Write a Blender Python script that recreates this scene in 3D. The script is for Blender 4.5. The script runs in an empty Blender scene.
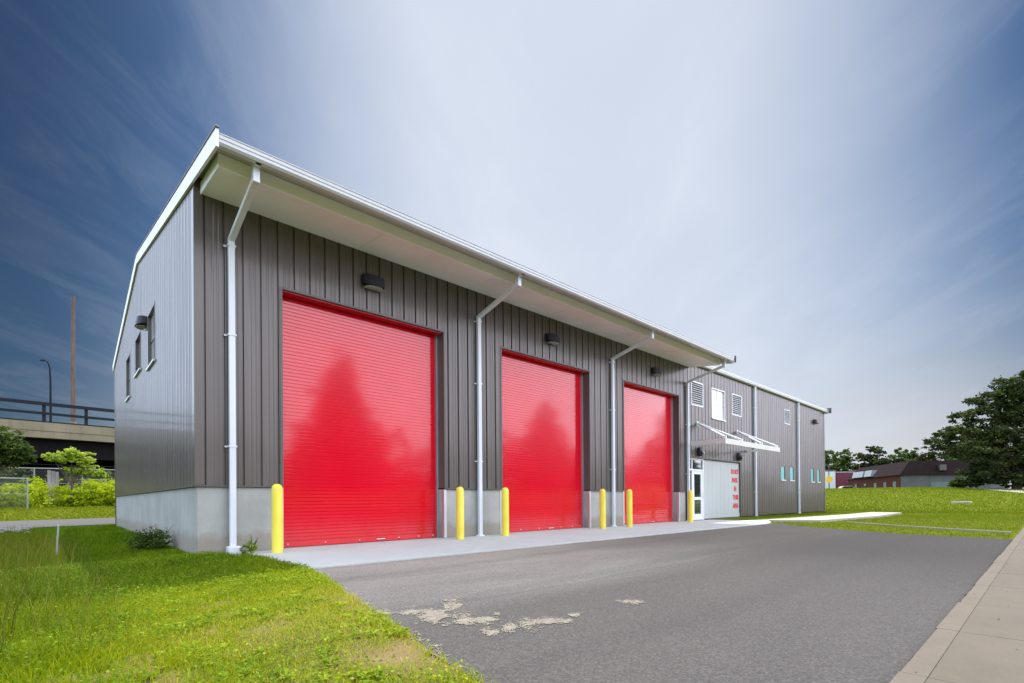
import bpy, math, random
import numpy as np
from mathutils import Vector

R_ = math.radians
rng = np.random.default_rng(7)
random.seed(7)
SC = bpy.context.scene
COL = SC.collection

# ------------------------------------------------------------------ helpers
ORG = {}                       # world position of every object's origin


def tag(o, label=None, cat=None, group=None, kind=None):
    if label: o['label'] = label
    if cat: o['category'] = cat
    if group: o['group'] = group
    if kind: o['kind'] = kind
    return o


def link(o, parent, origin):
    COL.objects.link(o)
    ORG[o] = Vector(origin)
    if parent is not None:
        o.parent = parent
        o.location = Vector(origin) - ORG[parent]
    else:
        o.location = origin
    return o


def empty(name, loc, label=None, cat=None, group=None):
    o = bpy.data.objects.new(name, None)
    o.empty_display_size = 0.2
    link(o, None, loc)
    return tag(o, label, cat, group)


def np_mesh(name, verts, faces, mat, parent=None, origin=(0, 0, 0), tint=None, smooth=False):
    """verts (N,3) world, faces (M,3|4) -> one mesh object; tint = per-vertex float"""
    me = bpy.data.meshes.new(name)
    verts = np.asarray(verts, np.float32) - np.asarray(origin, np.float32)
    faces = np.asarray(faces, np.int32)
    k = faces.shape[1]
    me.vertices.add(len(verts)); me.vertices.foreach_set('co', verts.ravel())
    me.loops.add(faces.size); me.loops.foreach_set('vertex_index', faces.ravel())
    me.polygons.add(len(faces))
    me.polygons.foreach_set('loop_start', np.arange(0, faces.size, k, dtype=np.int32))
    me.polygons.foreach_set('loop_total', np.full(len(faces), k, np.int32))
    if smooth: me.polygons.foreach_set('use_smooth', np.ones(len(faces), bool))
    me.update(calc_edges=True)
    if tint is not None:
        a = me.attributes.new('tint', 'FLOAT', 'POINT')
        a.data.foreach_set('value', np.asarray(tint, np.float32))
    me.materials.append(mat)
    o = bpy.data.objects.new(name, me)
    return link(o, parent, origin)


class MB:
    def __init__(s): s.v = []; s.f = []

    def add(s, vs, fs):
        n = len(s.v); s.v += [tuple(v) for v in vs]; s.f += [tuple(i + n for i in f) for f in fs]
        return s

    def box(s, x0, x1, y0, y1, z0, z1):
        vs = [(x, y, z) for z in (z0, z1) for y in (y0, y1) for x in (x0, x1)]
        return s.add(vs, [(0, 2, 3, 1), (4, 5, 7, 6), (0, 1, 5, 4), (2, 6, 7, 3), (0, 4, 6, 2), (1, 3, 7, 5)])

    def hexa(s, b, t):         # 4 bottom points, 4 top points (ccw from above)
        return s.add(list(b) + list(t), [(3, 2, 1, 0), (4, 5, 6, 7), (0, 1, 5, 4), (1, 2, 6, 5), (2, 3, 7, 6), (3, 0, 4, 7)])

    def bar(s, a, b, w, h, up=(0, 0, 1)):   # rectangular bar between two points
        a = Vector(a); b = Vector(b); d = (b - a).normalized(); u = Vector(up)
        r = d.cross(u)
        if r.length < 1e-4: r = d.cross(Vector((0, 1, 0)))
        r.normalize(); u = r.cross(d).normalized()
        q = [(-1, -1), (1, -1), (1, 1), (-1, 1)]
        A = [a + r * (w / 2 * i) + u * (h / 2 * j) for i, j in q]
        B = [b + r * (w / 2 * i) + u * (h / 2 * j) for i, j in q]
        return s.add(A + B, [(0, 1, 2, 3), (7, 6, 5, 4), (0, 4, 5, 1), (1, 5, 6, 2), (2, 6, 7, 3), (3, 7, 4, 0)])

    def tube(s, pts, rads, n=10, cap=True):
        pts = [Vector(p) for p in pts]
        if not isinstance(rads, (list, tuple)): rads = [rads] * len(pts)
        base = len(s.v); prev = None; rings = []
        for i, p in enumerate(pts):
            d = (pts[min(i + 1, len(pts) - 1)] - pts[max(i - 1, 0)]).normalized()
            if prev is None:
                r = d.cross(Vector((0, 0, 1)))
                if r.length < 1e-3: r = d.cross(Vector((0, 1, 0)))
            else:
                r = prev - d * prev.dot(d)
            r.normalize(); prev = r; u = d.cross(r)
            rings.append([p + (r * math.cos(2 * math.pi * k / n) + u * math.sin(2 * math.pi * k / n)) * rads[i] for k in range(n)])
        vs = [v for ring in rings for v in ring]; fs = []
        for i in range(len(pts) - 1):
            for k in range(n):
                a = i * n + k; b = i * n + (k + 1) % n
                fs.append((a, b, b + n, a + n))
        if cap:
            fs.append(tuple(range(n))[::-1]); m = (len(pts) - 1) * n
            fs.append(tuple(range(m, m + n)))
        return s.add(vs, fs)

    def extrude(s, prof, place, u0, u1):     # closed 2-D profile swept from u0 to u1
        n = len(prof)
        vs = [place(u0, a, b) for a, b in prof] + [place(u1, a, b) for a, b in prof]
        fs = [(i, (i + 1) % n, (i + 1) % n + n, i + n) for i in range(n)]
        fs += [tuple(range(n))[::-1], tuple(range(n, 2 * n))]
        return s.add(vs, fs)

    def build(s, name, mat, parent=None, origin=None, smooth=False, bevel=0, angle=35):
        origin = Vector(origin if origin is not None else (ORG[parent] if parent is not None else (0, 0, 0)))
        me = bpy.data.meshes.new(name)
        me.from_pydata([Vector(v) - origin for v in s.v], [], s.f)
        me.materials.append(mat)
        if smooth:
            me.polygons.foreach_set('use_smooth', np.ones(len(me.polygons), bool))
            me.update(); me.set_sharp_from_angle(angle=R_(angle))
        me.update()
        o = bpy.data.objects.new(name, me)
        link(o, parent, origin)
        if bevel:
            m = o.modifiers.new('bevel', 'BEVEL'); m.width = bevel; m.segments = 2; m.limit_method = 'ANGLE'
        return o


def copy_tree(o, parent, loc=None):
    c = o.copy(); COL.objects.link(c); c.parent = parent
    if loc is not None: c.location = loc
    ORG[c] = (ORG[parent] if parent is not None else Vector((0, 0, 0))) + c.location
    for ch in [x for x in bpy.data.objects if x.parent == o]:
        copy_tree(ch, c)
    return c


def vnoise(x, y, sc, seed=0):
    """cheap smooth value noise for placing things (numpy)"""
    x = np.asarray(x) * sc + seed * 17.3; y = np.asarray(y) * sc - seed * 9.1
    xi = np.floor(x); yi = np.floor(y); fx = x - xi; fy = y - yi
    fx = fx * fx * (3 - 2 * fx); fy = fy * fy * (3 - 2 * fy)

    def h(a, b):
        t = np.sin(a * 127.1 + b * 311.7 + seed * 74.7) * 43758.5453
        return t - np.floor(t)
    return (h(xi, yi) * (1 - fx) + h(xi + 1, yi) * fx) * (1 - fy) + (h(xi, yi + 1) * (1 - fx) + h(xi + 1, yi + 1) * fx) * fy


def fbm(x, y, sc, seed=0):
    return (vnoise(x, y, sc, seed) + .5 * vnoise(x, y, sc * 2.1, seed + 1) + .25 * vnoise(x, y, sc * 4.3, seed + 2)) / 1.75


def sstep(a, b, x):
    t = np.clip((np.asarray(x, float) - a) / (b - a), 0, 1); return t * t * (3 - 2 * t)


# ------------------------------------------------------------------ materials
class NT:
    def __init__(s, name):
        s.m = bpy.data.materials.new(name); s.m.use_nodes = True
        s.t = s.m.node_tree; s.b = s.t.nodes['Principled BSDF']; s.out = s.t.nodes['Material Output']

    def n(s, typ, **kw):
        q = s.t.nodes.new(typ)
        for k, v in kw.items():
            if k in q.inputs.keys(): q.inputs[k].default_value = v
            else: setattr(q, k, v)
        return q

    def l(s, a, b): s.t.links.new(a, b)

    def coords(s, scale=(1, 1, 1), obj=True):
        tc = s.n('ShaderNodeNewGeometry'); mp = s.n('ShaderNodeMapping'); mp.inputs['Scale'].default_value = scale
        s.l(tc.outputs['Position'], mp.inputs['Vector']); return mp.outputs['Vector']

    def noise(s, vec, scale, detail=4, rough=.55, dist=0):
        q = s.n('ShaderNodeTexNoise', Scale=scale, Detail=detail, Roughness=rough, Distortion=dist); s.l(vec, q.inputs['Vector']); return q.outputs['Fac']

    def ramp(s, fac, stops):
        q = s.n('ShaderNodeValToRGB'); e = q.color_ramp.elements
        while len(e) < len(stops): e.new(0.5)
        for el, (p, c) in zip(e, stops):
            el.position = p; el.color = (c, c, c, 1) if not hasattr(c, '__len__') else (*c, 1)
        s.l(fac, q.inputs['Fac']); return q.outputs['Color']

    def mix(s, fac, a, b, mode='MIX'):
        q = s.n('ShaderNodeMix', data_type='RGBA', blend_type=mode)
        for sock, v in ((q.inputs[0], fac), (q.inputs[6], a), (q.inputs[7], b)):
            if hasattr(v, 'links') or hasattr(v, 'is_linked'): s.l(v, sock)
            elif hasattr(v, '__len__'): sock.default_value = (*v, 1)
            else: sock.default_value = v
        return q.outputs[2]

    def bump(s, h, strength=.3, dist=.01):
        q = s.n('ShaderNodeBump', Strength=strength, Distance=dist); s.l(h, q.inputs['Height']); s.l(q.outputs['Normal'], s.b.inputs['Normal'])

    def base(s, c):
        if hasattr(c, 'is_linked'): s.l(c, s.b.inputs['Base Color'])
        else: s.b.inputs['Base Color'].default_value = (*c, 1)

    def set(s, **kw):
        for k, v in kw.items(): s.b.inputs[k.replace('_', ' ')].default_value = v


def paint(name, col, rough=.4, metal=0., var=.12, scale=3., coat=0., streak=True, spec=.5, wavy=0., dust=0.):
    """painted surface with faint mottling, vertical dust streaks and uneven gloss"""
    t = NT(name)
    v = t.coords((1, 1, .25) if streak else (1, 1, 1))
    nz = t.noise(v, scale, 5)
    lo = tuple(c * (1 - var) for c in col); hi = tuple(min(1, c * (1 + var)) for c in col)
    t.base(t.ramp(nz, [(.3, lo), (.7, hi)]))
    fine = t.noise(t.coords((1, 1, .12)) if streak else t.coords(), scale * 1.5, 3)
    t.l(t.ramp(fine, [(.3, max(0, rough - .03)), (.7, min(1, rough + .05))]), t.b.inputs['Roughness'])
    t.set(Metallic=metal, Coat_Weight=coat, Specular_IOR_Level=spec)
    if wavy: t.bump(t.noise(t.coords((1, 1, .3)), 1.1, 2), wavy, .05)
    if dust:                       # road dust splashed up the foot of the door
        sp_ = t.n('ShaderNodeSeparateXYZ'); t.l(t.coords(), sp_.inputs[0])
        d_ = t.n('ShaderNodeMapRange', interpolation_type='SMOOTHSTEP'); t.l(sp_.outputs[2], d_.inputs['Value'])
        d_.inputs['From Min'].default_value = .75; d_.inputs['From Max'].default_value = 0.; d_.inputs['To Max'].default_value = dust
        m_ = t.n('ShaderNodeMath', operation='MULTIPLY'); t.l(d_.outputs['Result'], m_.inputs[0]); t.l(t.noise(t.coords((2.5, 2.5, .8)), 2.2, 6, .7), m_.inputs[1])
        t.base(t.mix(m_.outputs[0], t.b.inputs['Base Color'].links[0].from_socket, (.30, .23, .17)))
    t.b.inputs['Coat Roughness'].default_value = .075
    return t.m


def concrete(name, col, var=.15, stain=(.6, .6, .57), rough=.85, scale=1.2, broom=False, splash=0):
    t = NT(name)
    big = t.noise(t.coords(), scale, 6, .6)
    fine = t.noise(t.coords(), 45, 4, .7)
    c = t.ramp(big, [(.28, tuple(q * (1 - var) for q in col)), (.72, tuple(min(1, q * (1 + var)) for q in col))])
    st = t.noise(t.coords((2.2, 2.2, .35)), 1.7, 5, .65)
    c = t.mix(t.ramp(st, [(.52, 0.), (.78, .55)]), c, tuple(q * s for q, s in zip(col, stain)))
    c = t.mix(.12, c, t.ramp(fine, [(.35, .3), (.65, .7)]), 'OVERLAY')
    if splash:                     # soil splashed up from the ground
        sp_ = t.n('ShaderNodeSeparateXYZ'); t.l(t.coords(), sp_.inputs[0])
        wv = t.n('ShaderNodeMath', operation='MULTIPLY_ADD'); t.l(t.noise(t.coords(), 3.5, 6, .7), wv.inputs[0]); wv.inputs[1].default_value = -.5; t.l(sp_.outputs[2], wv.inputs[2])
        c = t.mix(t.ramp(wv.outputs[0], [(.0, splash), (.16, 0.)]), c, (.20, .15, .09))
    t.base(c); t.set(Roughness=rough)
    h = t.noise(t.coords((3, 60, 1)) if broom else t.coords(), 6 if broom else 30, 5, .65)
    t.bump(h, .25, .004)
    return t.m


M = {}
M['clad'] = paint('cladding_metal', (.088, .073, .062), .30, 0, .07, 2.0, spec=.5, coat=.15, wavy=.05)
M['clad_trim'] = paint('cladding_trim', (.085, .075, .07), .4, 0, .1, 3)
M['white'] = paint('white_metal', (.74, .75, .76), .35, 0, .05, 2.5)
M['eave'] = paint('eave_shaded', (.42, .41, .35), .6, 0, .06, 1.5, streak=False)  # soffit paint darkened to carry the shade under the eave
M['canopy'] = paint('canopy_paint', (.60, .59, .55), .4, 0, .05, 2.5)
M['gutter'] = paint('gutter_metal', (.50, .52, .54), .32, 0, .05, 2.5)
M['fascia'] = paint('fascia_metal', (.90, .91, .92), .3, 0, .03, 2.5)
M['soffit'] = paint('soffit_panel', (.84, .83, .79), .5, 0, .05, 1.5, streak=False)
M['pipe'] = paint('downspout_metal', (.62, .65, .70), .35, 0, .06, 3)
M['roof'] = paint('roof_metal', (.10, .105, .11), .45, .3, .12, 2)
M['red'] = paint('red_enamel', (.66, .001, .017), .22, 0, .04, 1.3, coat=1., streak=False, spec=.15, dust=.22)
M['red_dark'] = paint('red_header', (.40, .004, .014), .3, 0, .08, 2)
M['black'] = paint('bronze_housing', (.018, .019, .024), .35, .3, .2, 6)
M['galv'] = paint('galvanised_steel', (.58, .60, .62), .38, .75, .1, 5)
M['concrete'] = concrete('foundation_concrete', (.34, .345, .32), .16, (.74, .74, .70), splash=.5)
M['slab'] = concrete('apron_concrete', (.455, .485, .455), .07, (.86, .85, .82), .8, .9)
M['walk'] = concrete('sidewalk_concrete', (.104, .086, .064), .13, (.72, .70, .66), .85, .7, True)
M['walkkerb'] = concrete('kerb_concrete', (.118, .098, .074), .1, (.75, .72, .68), .85, 1.5)
M['path'] = concrete('path_concrete', (.36, .335, .28), .08, (.85, .83, .8), .85, 1.)
M['wood'] = paint('weathered_wood', (.105, .074, .062), .8, 0, .3, 4)
M['paleboard'] = paint('pale_board', (.42, .38, .42), .7, 0, .15, 4)
M['stake'] = paint('grey_stake', (.40, .41, .42), .7, 0, .15, 6)
M['stone'] = concrete('rubble_stone', (.13, .135, .15), .35, (.5, .5, .5), .9, 6)
M['bridge'] = concrete('bridge_concrete', (.185, .160, .105), .22, (.45, .43, .42), .9, .5)
M['girder'] = paint('underdeck_dark', (.006, .0055, .007), .8, 0, .2, 1, spec=.1)
M['rail'] = paint('rail_steel', (.012, .014, .020), .7, 0, .1, 2, spec=.15)
M['bark'] = paint('bark', (.075, .055, .042), .9, 0, .4, 7)
M['text'] = paint('red_lettering', (.55, .012, .025), .5, 0, .05, 5)
M['rubber'] = paint('black_rubber', (.02, .02, .02), .7, 0, .2, 9)
M['sandy'] = concrete('dry_sand', (.195, .174, .136), .25, (.7, .68, .65), .95, 14)
M['fence'] = paint('dull_galvanised', (.26, .28, .28), .6, .2, .15, 5)
M['wire'] = paint('fence_wire', (.10, .11, .11), .6, .2, .15, 5)
M['roadgrey'] = concrete('old_asphalt', (.085, .078, .074), .15, (.8, .8, .8), .95, .6)


def bollard_mat():
    t = NT('yellow_sleeve')
    nz = t.noise(t.coords((1, 1, .4)), 5, 5)
    c = t.ramp(nz, [(.3, (.74, .60, .045)), (.7, (.85, .72, .09))])
    sc = t.noise(t.coords((9, 9, 1.6)), 4, 6, .7)
    c = t.mix(t.ramp(sc, [(.66, 0.), (.75, .35)]), c, (.35, .28, .06))
    t.base(c); t.set(Roughness=.42); return t.m


M['yellow'] = bollard_mat()


def asphalt_mat():
    t = NT('asphalt')
    p = t.coords()
    big = t.noise(t.coords((.35, 1.1, 1)), 1.1, 6, .6, .6)
    c = t.ramp(big, [(.3, (.104, .097, .092)), (.55, (.130, .121, .115)), (.75, (.150, .139, .132))])
    # darker roller seams running along the building and one across
    w = t.n('ShaderNodeTexWave', Scale=.16, Distortion=3.2, Detail=3, wave_type='BANDS', bands_direction='Y')
    w.inputs['Detail Scale'].default_value = .5
    t.l(p, w.inputs['Vector'])
    c = t.mix(t.ramp(w.outputs['Fac'], [(.0, .40), (.12, .0)]), c, (.075, .071, .070))
    patch = t.noise(t.coords((.5, .8, 1)), .45, 4, .6, .8)
    c = t.mix(t.ramp(patch, [(.50, 0.), (.58, .30)]), c, (.10, .094, .092))
    sy_ = t.n('ShaderNodeSeparateXYZ'); t.l(p, sy_.inputs[0])
    wob = t.noise(t.coords((.6, .6, 1)), .7, 4)
    yy = t.n('ShaderNodeMath', operation='MULTIPLY_ADD'); t.l(wob, yy.inputs[0]); yy.inputs[1].default_value = .55; t.l(sy_.outputs[1], yy.inputs[2])
    mr = t.n('ShaderNodeMapRange'); t.l(yy.outputs[0], mr.inputs['Value']); mr.inputs['From Min'].default_value = -6.6; mr.inputs['From Max'].default_value = -5.4
    c = t.mix(t.ramp(mr.outputs['Result'], [(0, .35), (.42, .38), (.46, .62), (.52, .0)]), c, (.075, .071, .070))
    far = t.n('ShaderNodeMapRange', interpolation_type='SMOOTHSTEP'); t.l(yy.outputs[0], far.inputs['Value'])
    far.inputs['From Min'].default_value = -5.95; far.inputs['From Max'].default_value = -6.7; far.inputs['To Max'].default_value = .55
    c = t.mix(far.outputs['Result'], c, (.048, .044, .041))
    xx = t.n('ShaderNodeMath', operation='MULTIPLY_ADD'); t.l(wob, xx.inputs[0]); xx.inputs[1].default_value = 3.; t.l(sy_.outputs[0], xx.inputs[2])
    rt_ = t.n('ShaderNodeMapRange', interpolation_type='SMOOTHSTEP'); t.l(xx.outputs[0], rt_.inputs['Value']); rt_.inputs['From Min'].default_value = 4.5; rt_.inputs['From Max'].default_value = 11.; rt_.inputs['To Max'].default_value = .75
    c = t.mix(rt_.outputs['Result'], c, (.036, .033, .031))
    agg = t.n('ShaderNodeTexVoronoi', Scale=95.); t.l(p, agg.inputs['Vector'])
    sep = t.n('ShaderNodeSeparateColor'); t.l(agg.outputs['Color'], sep.inputs[0])
    c = t.mix(.55, c, t.ramp(sep.outputs[0], [(0, .22), (.6, .5), (1, .82)]), 'OVERLAY')
    spk = t.noise(p, 26, 5, .75)
    c = t.mix(t.ramp(spk, [(.30, .55), (.44, 0.)]), c, (.045, .042, .041))
    c = t.mix(t.ramp(spk, [(.60, 0.), (.72, .30)]), c, (.20, .19, .18))
    cr = t.n('ShaderNodeTexVoronoi', feature='DISTANCE_TO_EDGE', Scale=.22)
    nv = t.n('ShaderNodeTexNoise', Scale=1.4, Detail=5.); t.l(p, nv.inputs['Vector'])
    pv = t.mix(.2, p, nv.outputs['Color'], 'ADD'); t.l(pv, cr.inputs['Vector'])
    c = t.mix(t.ramp(cr.outputs['Distance'], [(.0, .22), (.003, 0.)]), c, (.05, .048, .047))
    t.base(c); t.set(Roughness=.85, Specular_IOR_Level=.2)
    t.bump(agg.outputs['Distance'], .45, .006)
    return t.m


M['asphalt'] = asphalt_mat()


def ground_mat():
    t = NT('lawn_soil')
    big = t.noise(t.coords(), .12, 5, .6)
    mid = t.noise(t.coords(), 1.1, 6, .65)
    fine = t.noise(t.coords((1, 1, 1)), 26, 5, .75)
    c = t.ramp(mid, [(.3, (.072, .105, .003)), (.6, (.105, .135, .005)), (.78, (.140, .140, .014))])
    c = t.mix(t.ramp(big, [(.35, 0.), (.7, .6)]), c, (.125, .128, .008))
    c = t.mix(.65, c, t.ramp(fine, [(.3, .18), (.7, .82)]), 'OVERLAY')
    # bare, trodden soil in the worn lawn beside the driveway
    at = t.n('ShaderNodeAttribute', attribute_name='tint')
    s = t.mix(mid, (.17, .115, .055), (.30, .22, .11))
    c = t.mix(at.outputs['Fac'], c, s)
    t.base(c); t.set(Roughness=.95, Specular_IOR_Level=.1)
    t.bump(fine, .8, .05)
    return t.m


M['ground'] = ground_mat()


def leaf_mat(name, stops, trans=.35, rough=.55):
    t = NT(name)
    at = t.n('ShaderNodeAttribute', attribute_name='tint')
    c = t.ramp(at.outputs['Fac'], stops)
    t.base(c); t.set(Roughness=rough, Specular_IOR_Level=.12)
    tr = t.n('ShaderNodeBsdfTranslucent'); mx = t.n('ShaderNodeMixShader', Fac=trans)
    t.l(c, tr.inputs['Color']); t.l(t.b.outputs[0], mx.inputs[1]); t.l(tr.outputs[0], mx.inputs[2]); t.l(mx.outputs[0], t.out.inputs['Surface'])
    return t.m


M['grass'] = leaf_mat('grass_blades', [(0, (.07, .15, .002)), (.4, (.24, .32, .004)), (.75, (.41, .43, .012)), (1, (.55, .47, .13))], .45)
M['meadow'] = leaf_mat('meadow_blades', [(0, (.05, .10, .002)), (.45, (.13, .185, .003)), (.75, (.20, .23, .006)), (1, (.34, .30, .06))], .4)
M['tall'] = leaf_mat('tall_grass', [(0, (.04, .075, .002)), (.5, (.095, .13, .003)), (.85, (.155, .165, .010)), (1, (.30, .26, .08))], .45)
M['clover'] = leaf_mat('clover_leaves', [(0, (.05, .12, .003)), (.6, (.18, .27, .008)), (1, (.36, .42, .03))], .35, .7)
M['hedge'] = leaf_mat('hedge_leaves', [(0, (.11, .19, .004)), (.5, (.36, .46, .010)), (1, (.56, .62, .04))], .55)
M['leafdark'] = leaf_mat('dark_leaves', [(0, (.014, .026, .007)), (.6, (.040, .060, .014)), (1, (.095, .115, .024))], .25)
M['leafmid'] = leaf_mat('mid_leaves', [(0, (.025, .050, .010)), (.6, (.06, .10, .016)), (1, (.12, .165, .03))], .3)
M['leaflight'] = leaf_mat('light_leaves', [(0, (.15, .24, .015)), (.5, (.36, .47, .05)), (1, (.58, .66, .14))], .55)


def glass(name, col, rough=.04, metal=0.):
    t = NT(name); t.base(col); t.set(Roughness=rough, Metallic=metal, Specular_IOR_Level=.9, Coat_Weight=.6); return t.m


M['glass_dark'] = glass('dark_glazing', (.02, .03, .028))
M['glass_teal'] = paint('teal_glazing', (.10, .40, .385), .25, 0, .08, 2, spec=.3)
M['glass_blind'] = glass('blind_behind_glass', (.66, .68, .68), .10)
M['glass_grey'] = glass('grey_glazing', (.22, .25, .28), .06)
M['lens'] = paint('frosted_lens', (.34, .34, .31), .25, 0, .03, 8)
M['panel'] = paint('pale_door_panel', (.43, .465, .46), .45, 0, .04, 2)
M['maroon'] = paint('maroon_cladding', (.13, .012, .035), .6, 0, .15, .6)
M['offwhite'] = paint('off_white_render', (.62, .64, .67), .7, 0, .08, .6)
M['signyellow'] = paint('yellow_sign', (.80, .52, .03), .5, 0, .08, 3)
M['skylight'] = paint('milky_skylight', (.30, .33, .37), .3, 0, .1, 2)
M['greydoor'] = paint('grey_green_door', (.12, .17, .175), .5, 0, .1, 2)


def shingle_mat(name, col):
    t = NT(name)
    b = t.n('ShaderNodeTexBrick', Scale=2.2); b.inputs['Mortar Size'].default_value = .03
    t.l(t.coords(), b.inputs['Vector'])
    b.inputs['Color1'].default_value = (*[c * .8 for c in col], 1); b.inputs['Color2'].default_value = (*[c * 1.2 for c in col], 1)
    b.inputs['Mortar'].default_value = (*[c * .5 for c in col], 1)
    t.base(t.mix(t.noise(t.coords(), .8, 5), b.outputs['Color'], tuple(c * .7 for c in col))); t.set(Roughness=.95, Specular_IOR_Level=.1); return t.m


M['shingle'] = shingle_mat('roof_shingle', (.030, .019, .021))
M['brick'] = shingle_mat('red_brick', (.13, .055, .045))
M['block'] = concrete('block_wall', (.105, .112, .125), .25, (.6, .6, .6), .9, .8)


# ------------------------------------------------------------------ terrain
EDGE_Y = [-12, -9.4, -7.7, -7.0, -6.1, -4.9, -4.1, -3.07, -1.2, -.9, 0]
EDGE_X = [-.7, -.42, -.13, .02, .20, .46, .62, .80, .76, .50, -.03]


def zg(x, y):
    x = np.asarray(x, float); y = np.asarray(y, float)
    z = -.06 + 0 * x
    ex = np.interp(y, EDGE_Y, EDGE_X)
    z = z - .10 * sstep(.25, 1.7, ex - x) * sstep(14, 9, y)
    z = z + .048 * sstep(-.06, .02, ex - x) * sstep(0, -.5, y) * sstep(20, 10, np.abs(x))
    z = z + .05 * sstep(-.9, .2, x) * sstep(-3.2, -.6, y) * sstep(1.0, .2, x)          # soil banked up against the corner
    z = z + .70 * sstep(29, 36, y) + .9 * sstep(37, 44, y)
    z = z + 2.25 * sstep(38, 86, x + .15 * y) * sstep(60, 20, y) * (1 - .22 * sstep(3, -9, y))
    z = z - .6 * sstep(87, 94, x + .15 * y) * sstep(60, 20, y)
    z = z + .05 * (fbm(x, y, .35, 3) - .5) * sstep(.4, -1, x) + .06 * (fbm(x, y, .2, 5) - .5) * sstep(18, 24, x)
    z = z + .07 * sstep(16, 20, x) * sstep(-4, -1, y) * sstep(45, 36, x)
    return z


def axis(segs):
    out = []
    for a, b, st in segs: out += list(np.arange(a, b, st))
    return np.array(out + [segs[-1][1]])


ax = axis([(-400, -60, 20), (-60, -12, 3), (-12, -4, .5), (-4, 2, .12), (2, 14, 1), (14, 46, .5), (46, 120, 2), (120, 500, 20)])
ay = axis([(-400, -60, 20), (-60, -14, 3), (-14, -9, .5), (-9, 4, .12), (4, 18, .5), (18, 50, .7), (50, 120, 4), (120, 500, 20)])
gx, gy = np.meshgrid(ax, ay)
gz = zg(gx, gy)
gv = np.stack([gx.ravel(), gy.ravel(), gz.ravel()], 1)
nx_, ny_ = len(ax), len(ay)
ii, jj = np.meshgrid(np.arange(nx_ - 1), np.arange(ny_ - 1))
a0 = (jj * nx_ + ii).ravel()
gf = np.stack([a0, a0 + 1, a0 + nx_ + 1, a0 + nx_], 1)


def bare(x, y):
    """how worn the lawn is: bare near the driveway edge and bottom of the slope"""
    w = sstep(-1.6, -.3, x) * sstep(-4.2, -6.0, y) * sstep(2.5, 1.5, x)
    return np.clip(w * .75 * sstep(.46, .75, fbm(x, y, 1.9, 11)) + .8 * sstep(.62, .75, fbm(x, y, 2.7, 12)) * sstep(2.5, 1, x) * sstep(-2.5, -4, y), 0, 1)


g = np_mesh('ground', gv, gf, M['ground'], tint=bare(gx, gy).ravel(), smooth=True)
tag(g, 'green lawn ground rising to the right behind the building', 'ground', kind='structure')


def sheet(name, pts, z, thick, mat, label, cat, follow=False, jitter=0, sub=0):
    """flat paving slab with real thickness; pts ccw"""
    pts = [Vector((p[0], p[1], 0)) for p in pts]
    q = []
    for i, p in enumerate(pts):
        n = pts[(i + 1) % len(pts)]
        k = max(1, int((n - p).length / sub)) if sub else 1
        for j in range(k):
            s = p.lerp(n, j / k)
            if jitter and 0 < j: s += Vector((random.uniform(-1, 1), random.uniform(-1, 1), 0)) * jitter
            q.append(s)
    n = len(q)
    zz = [(float(zg(p.x, p.y)) + z) if follow else z for p in q]
    mb = MB()
    mb.add([(p.x, p.y, h) for p, h in zip(q, zz)] + [(p.x, p.y, h - thick) for p, h in zip(q, zz)],
           [tuple(range(n))] + [(i, i + n, (i + 1) % n + n, (i + 1) % n) for i in range(n)])
    o = mb.build(name, mat)
    return tag(o, label, cat, kind='structure')


SX, SY = 17.0, -3.06
sheet('driveway', [(.80, -3.07), (.62, -4.1), (.46, -4.9), (.20, -6.1), (.02, -7.0), (-.13, -7.7), (-.43, -9.455), (13.4, -9.455), (14.0, -7.4), (15.6, -5.2), (16.7, -3.95), (18.0, -3.25), (17.2, -3.10), (12.0, -3.07)],
      -.022, .10, M['asphalt'], 'dark grey asphalt driveway in front of the red doors', 'driveway', jitter=.018, sub=.13)
apron = sheet('apron', [(.76, -3.05), (12.0, -3.05), (17.0, -3.08), (18.2, -2.8), (19.4, -2.3), (22.4, -2.2), (22.4, -.005), (.76, -.005)],
      0, .16, M['slab'], 'pale concrete apron along the foot of the building', 'apron')
# door sills: slab carried back under each roller door and into the entrance
for a, b in ((1.448, 5.198), (7.08, 10.83), (12.734, 16.484)):
    sheet('apron', [(a + .002, -.003), (b - .002, -.003), (b - .002, .40), (a + .002, .40)], 0, .16, M['slab'], 'pale concrete sill under a red roller door', 'apron')
sheet('entrance_path', [(19.2, -2.35), (20.2, -3.9), (26.8, -4.5), (33.6, -4.25), (34.0, -2.75), (28.5, -2.75), (22.4, -2.25)], .004 + .03, .12, M['path'],
      'pale concrete path leading right through the lawn', 'path')
sheet('lawn_kerb', [(20.2, -4.75), (18.4, -6.62), (17.25, -7.96), (16.3, -9.3), (16.39, -9.3), (17.34, -7.94), (18.49, -6.60), (20.29, -4.75)], -.008, .10, M['path'],
      'thin pale concrete kerb line crossing the lawn', 'kerb', sub=.6, jitter=.01)
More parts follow.
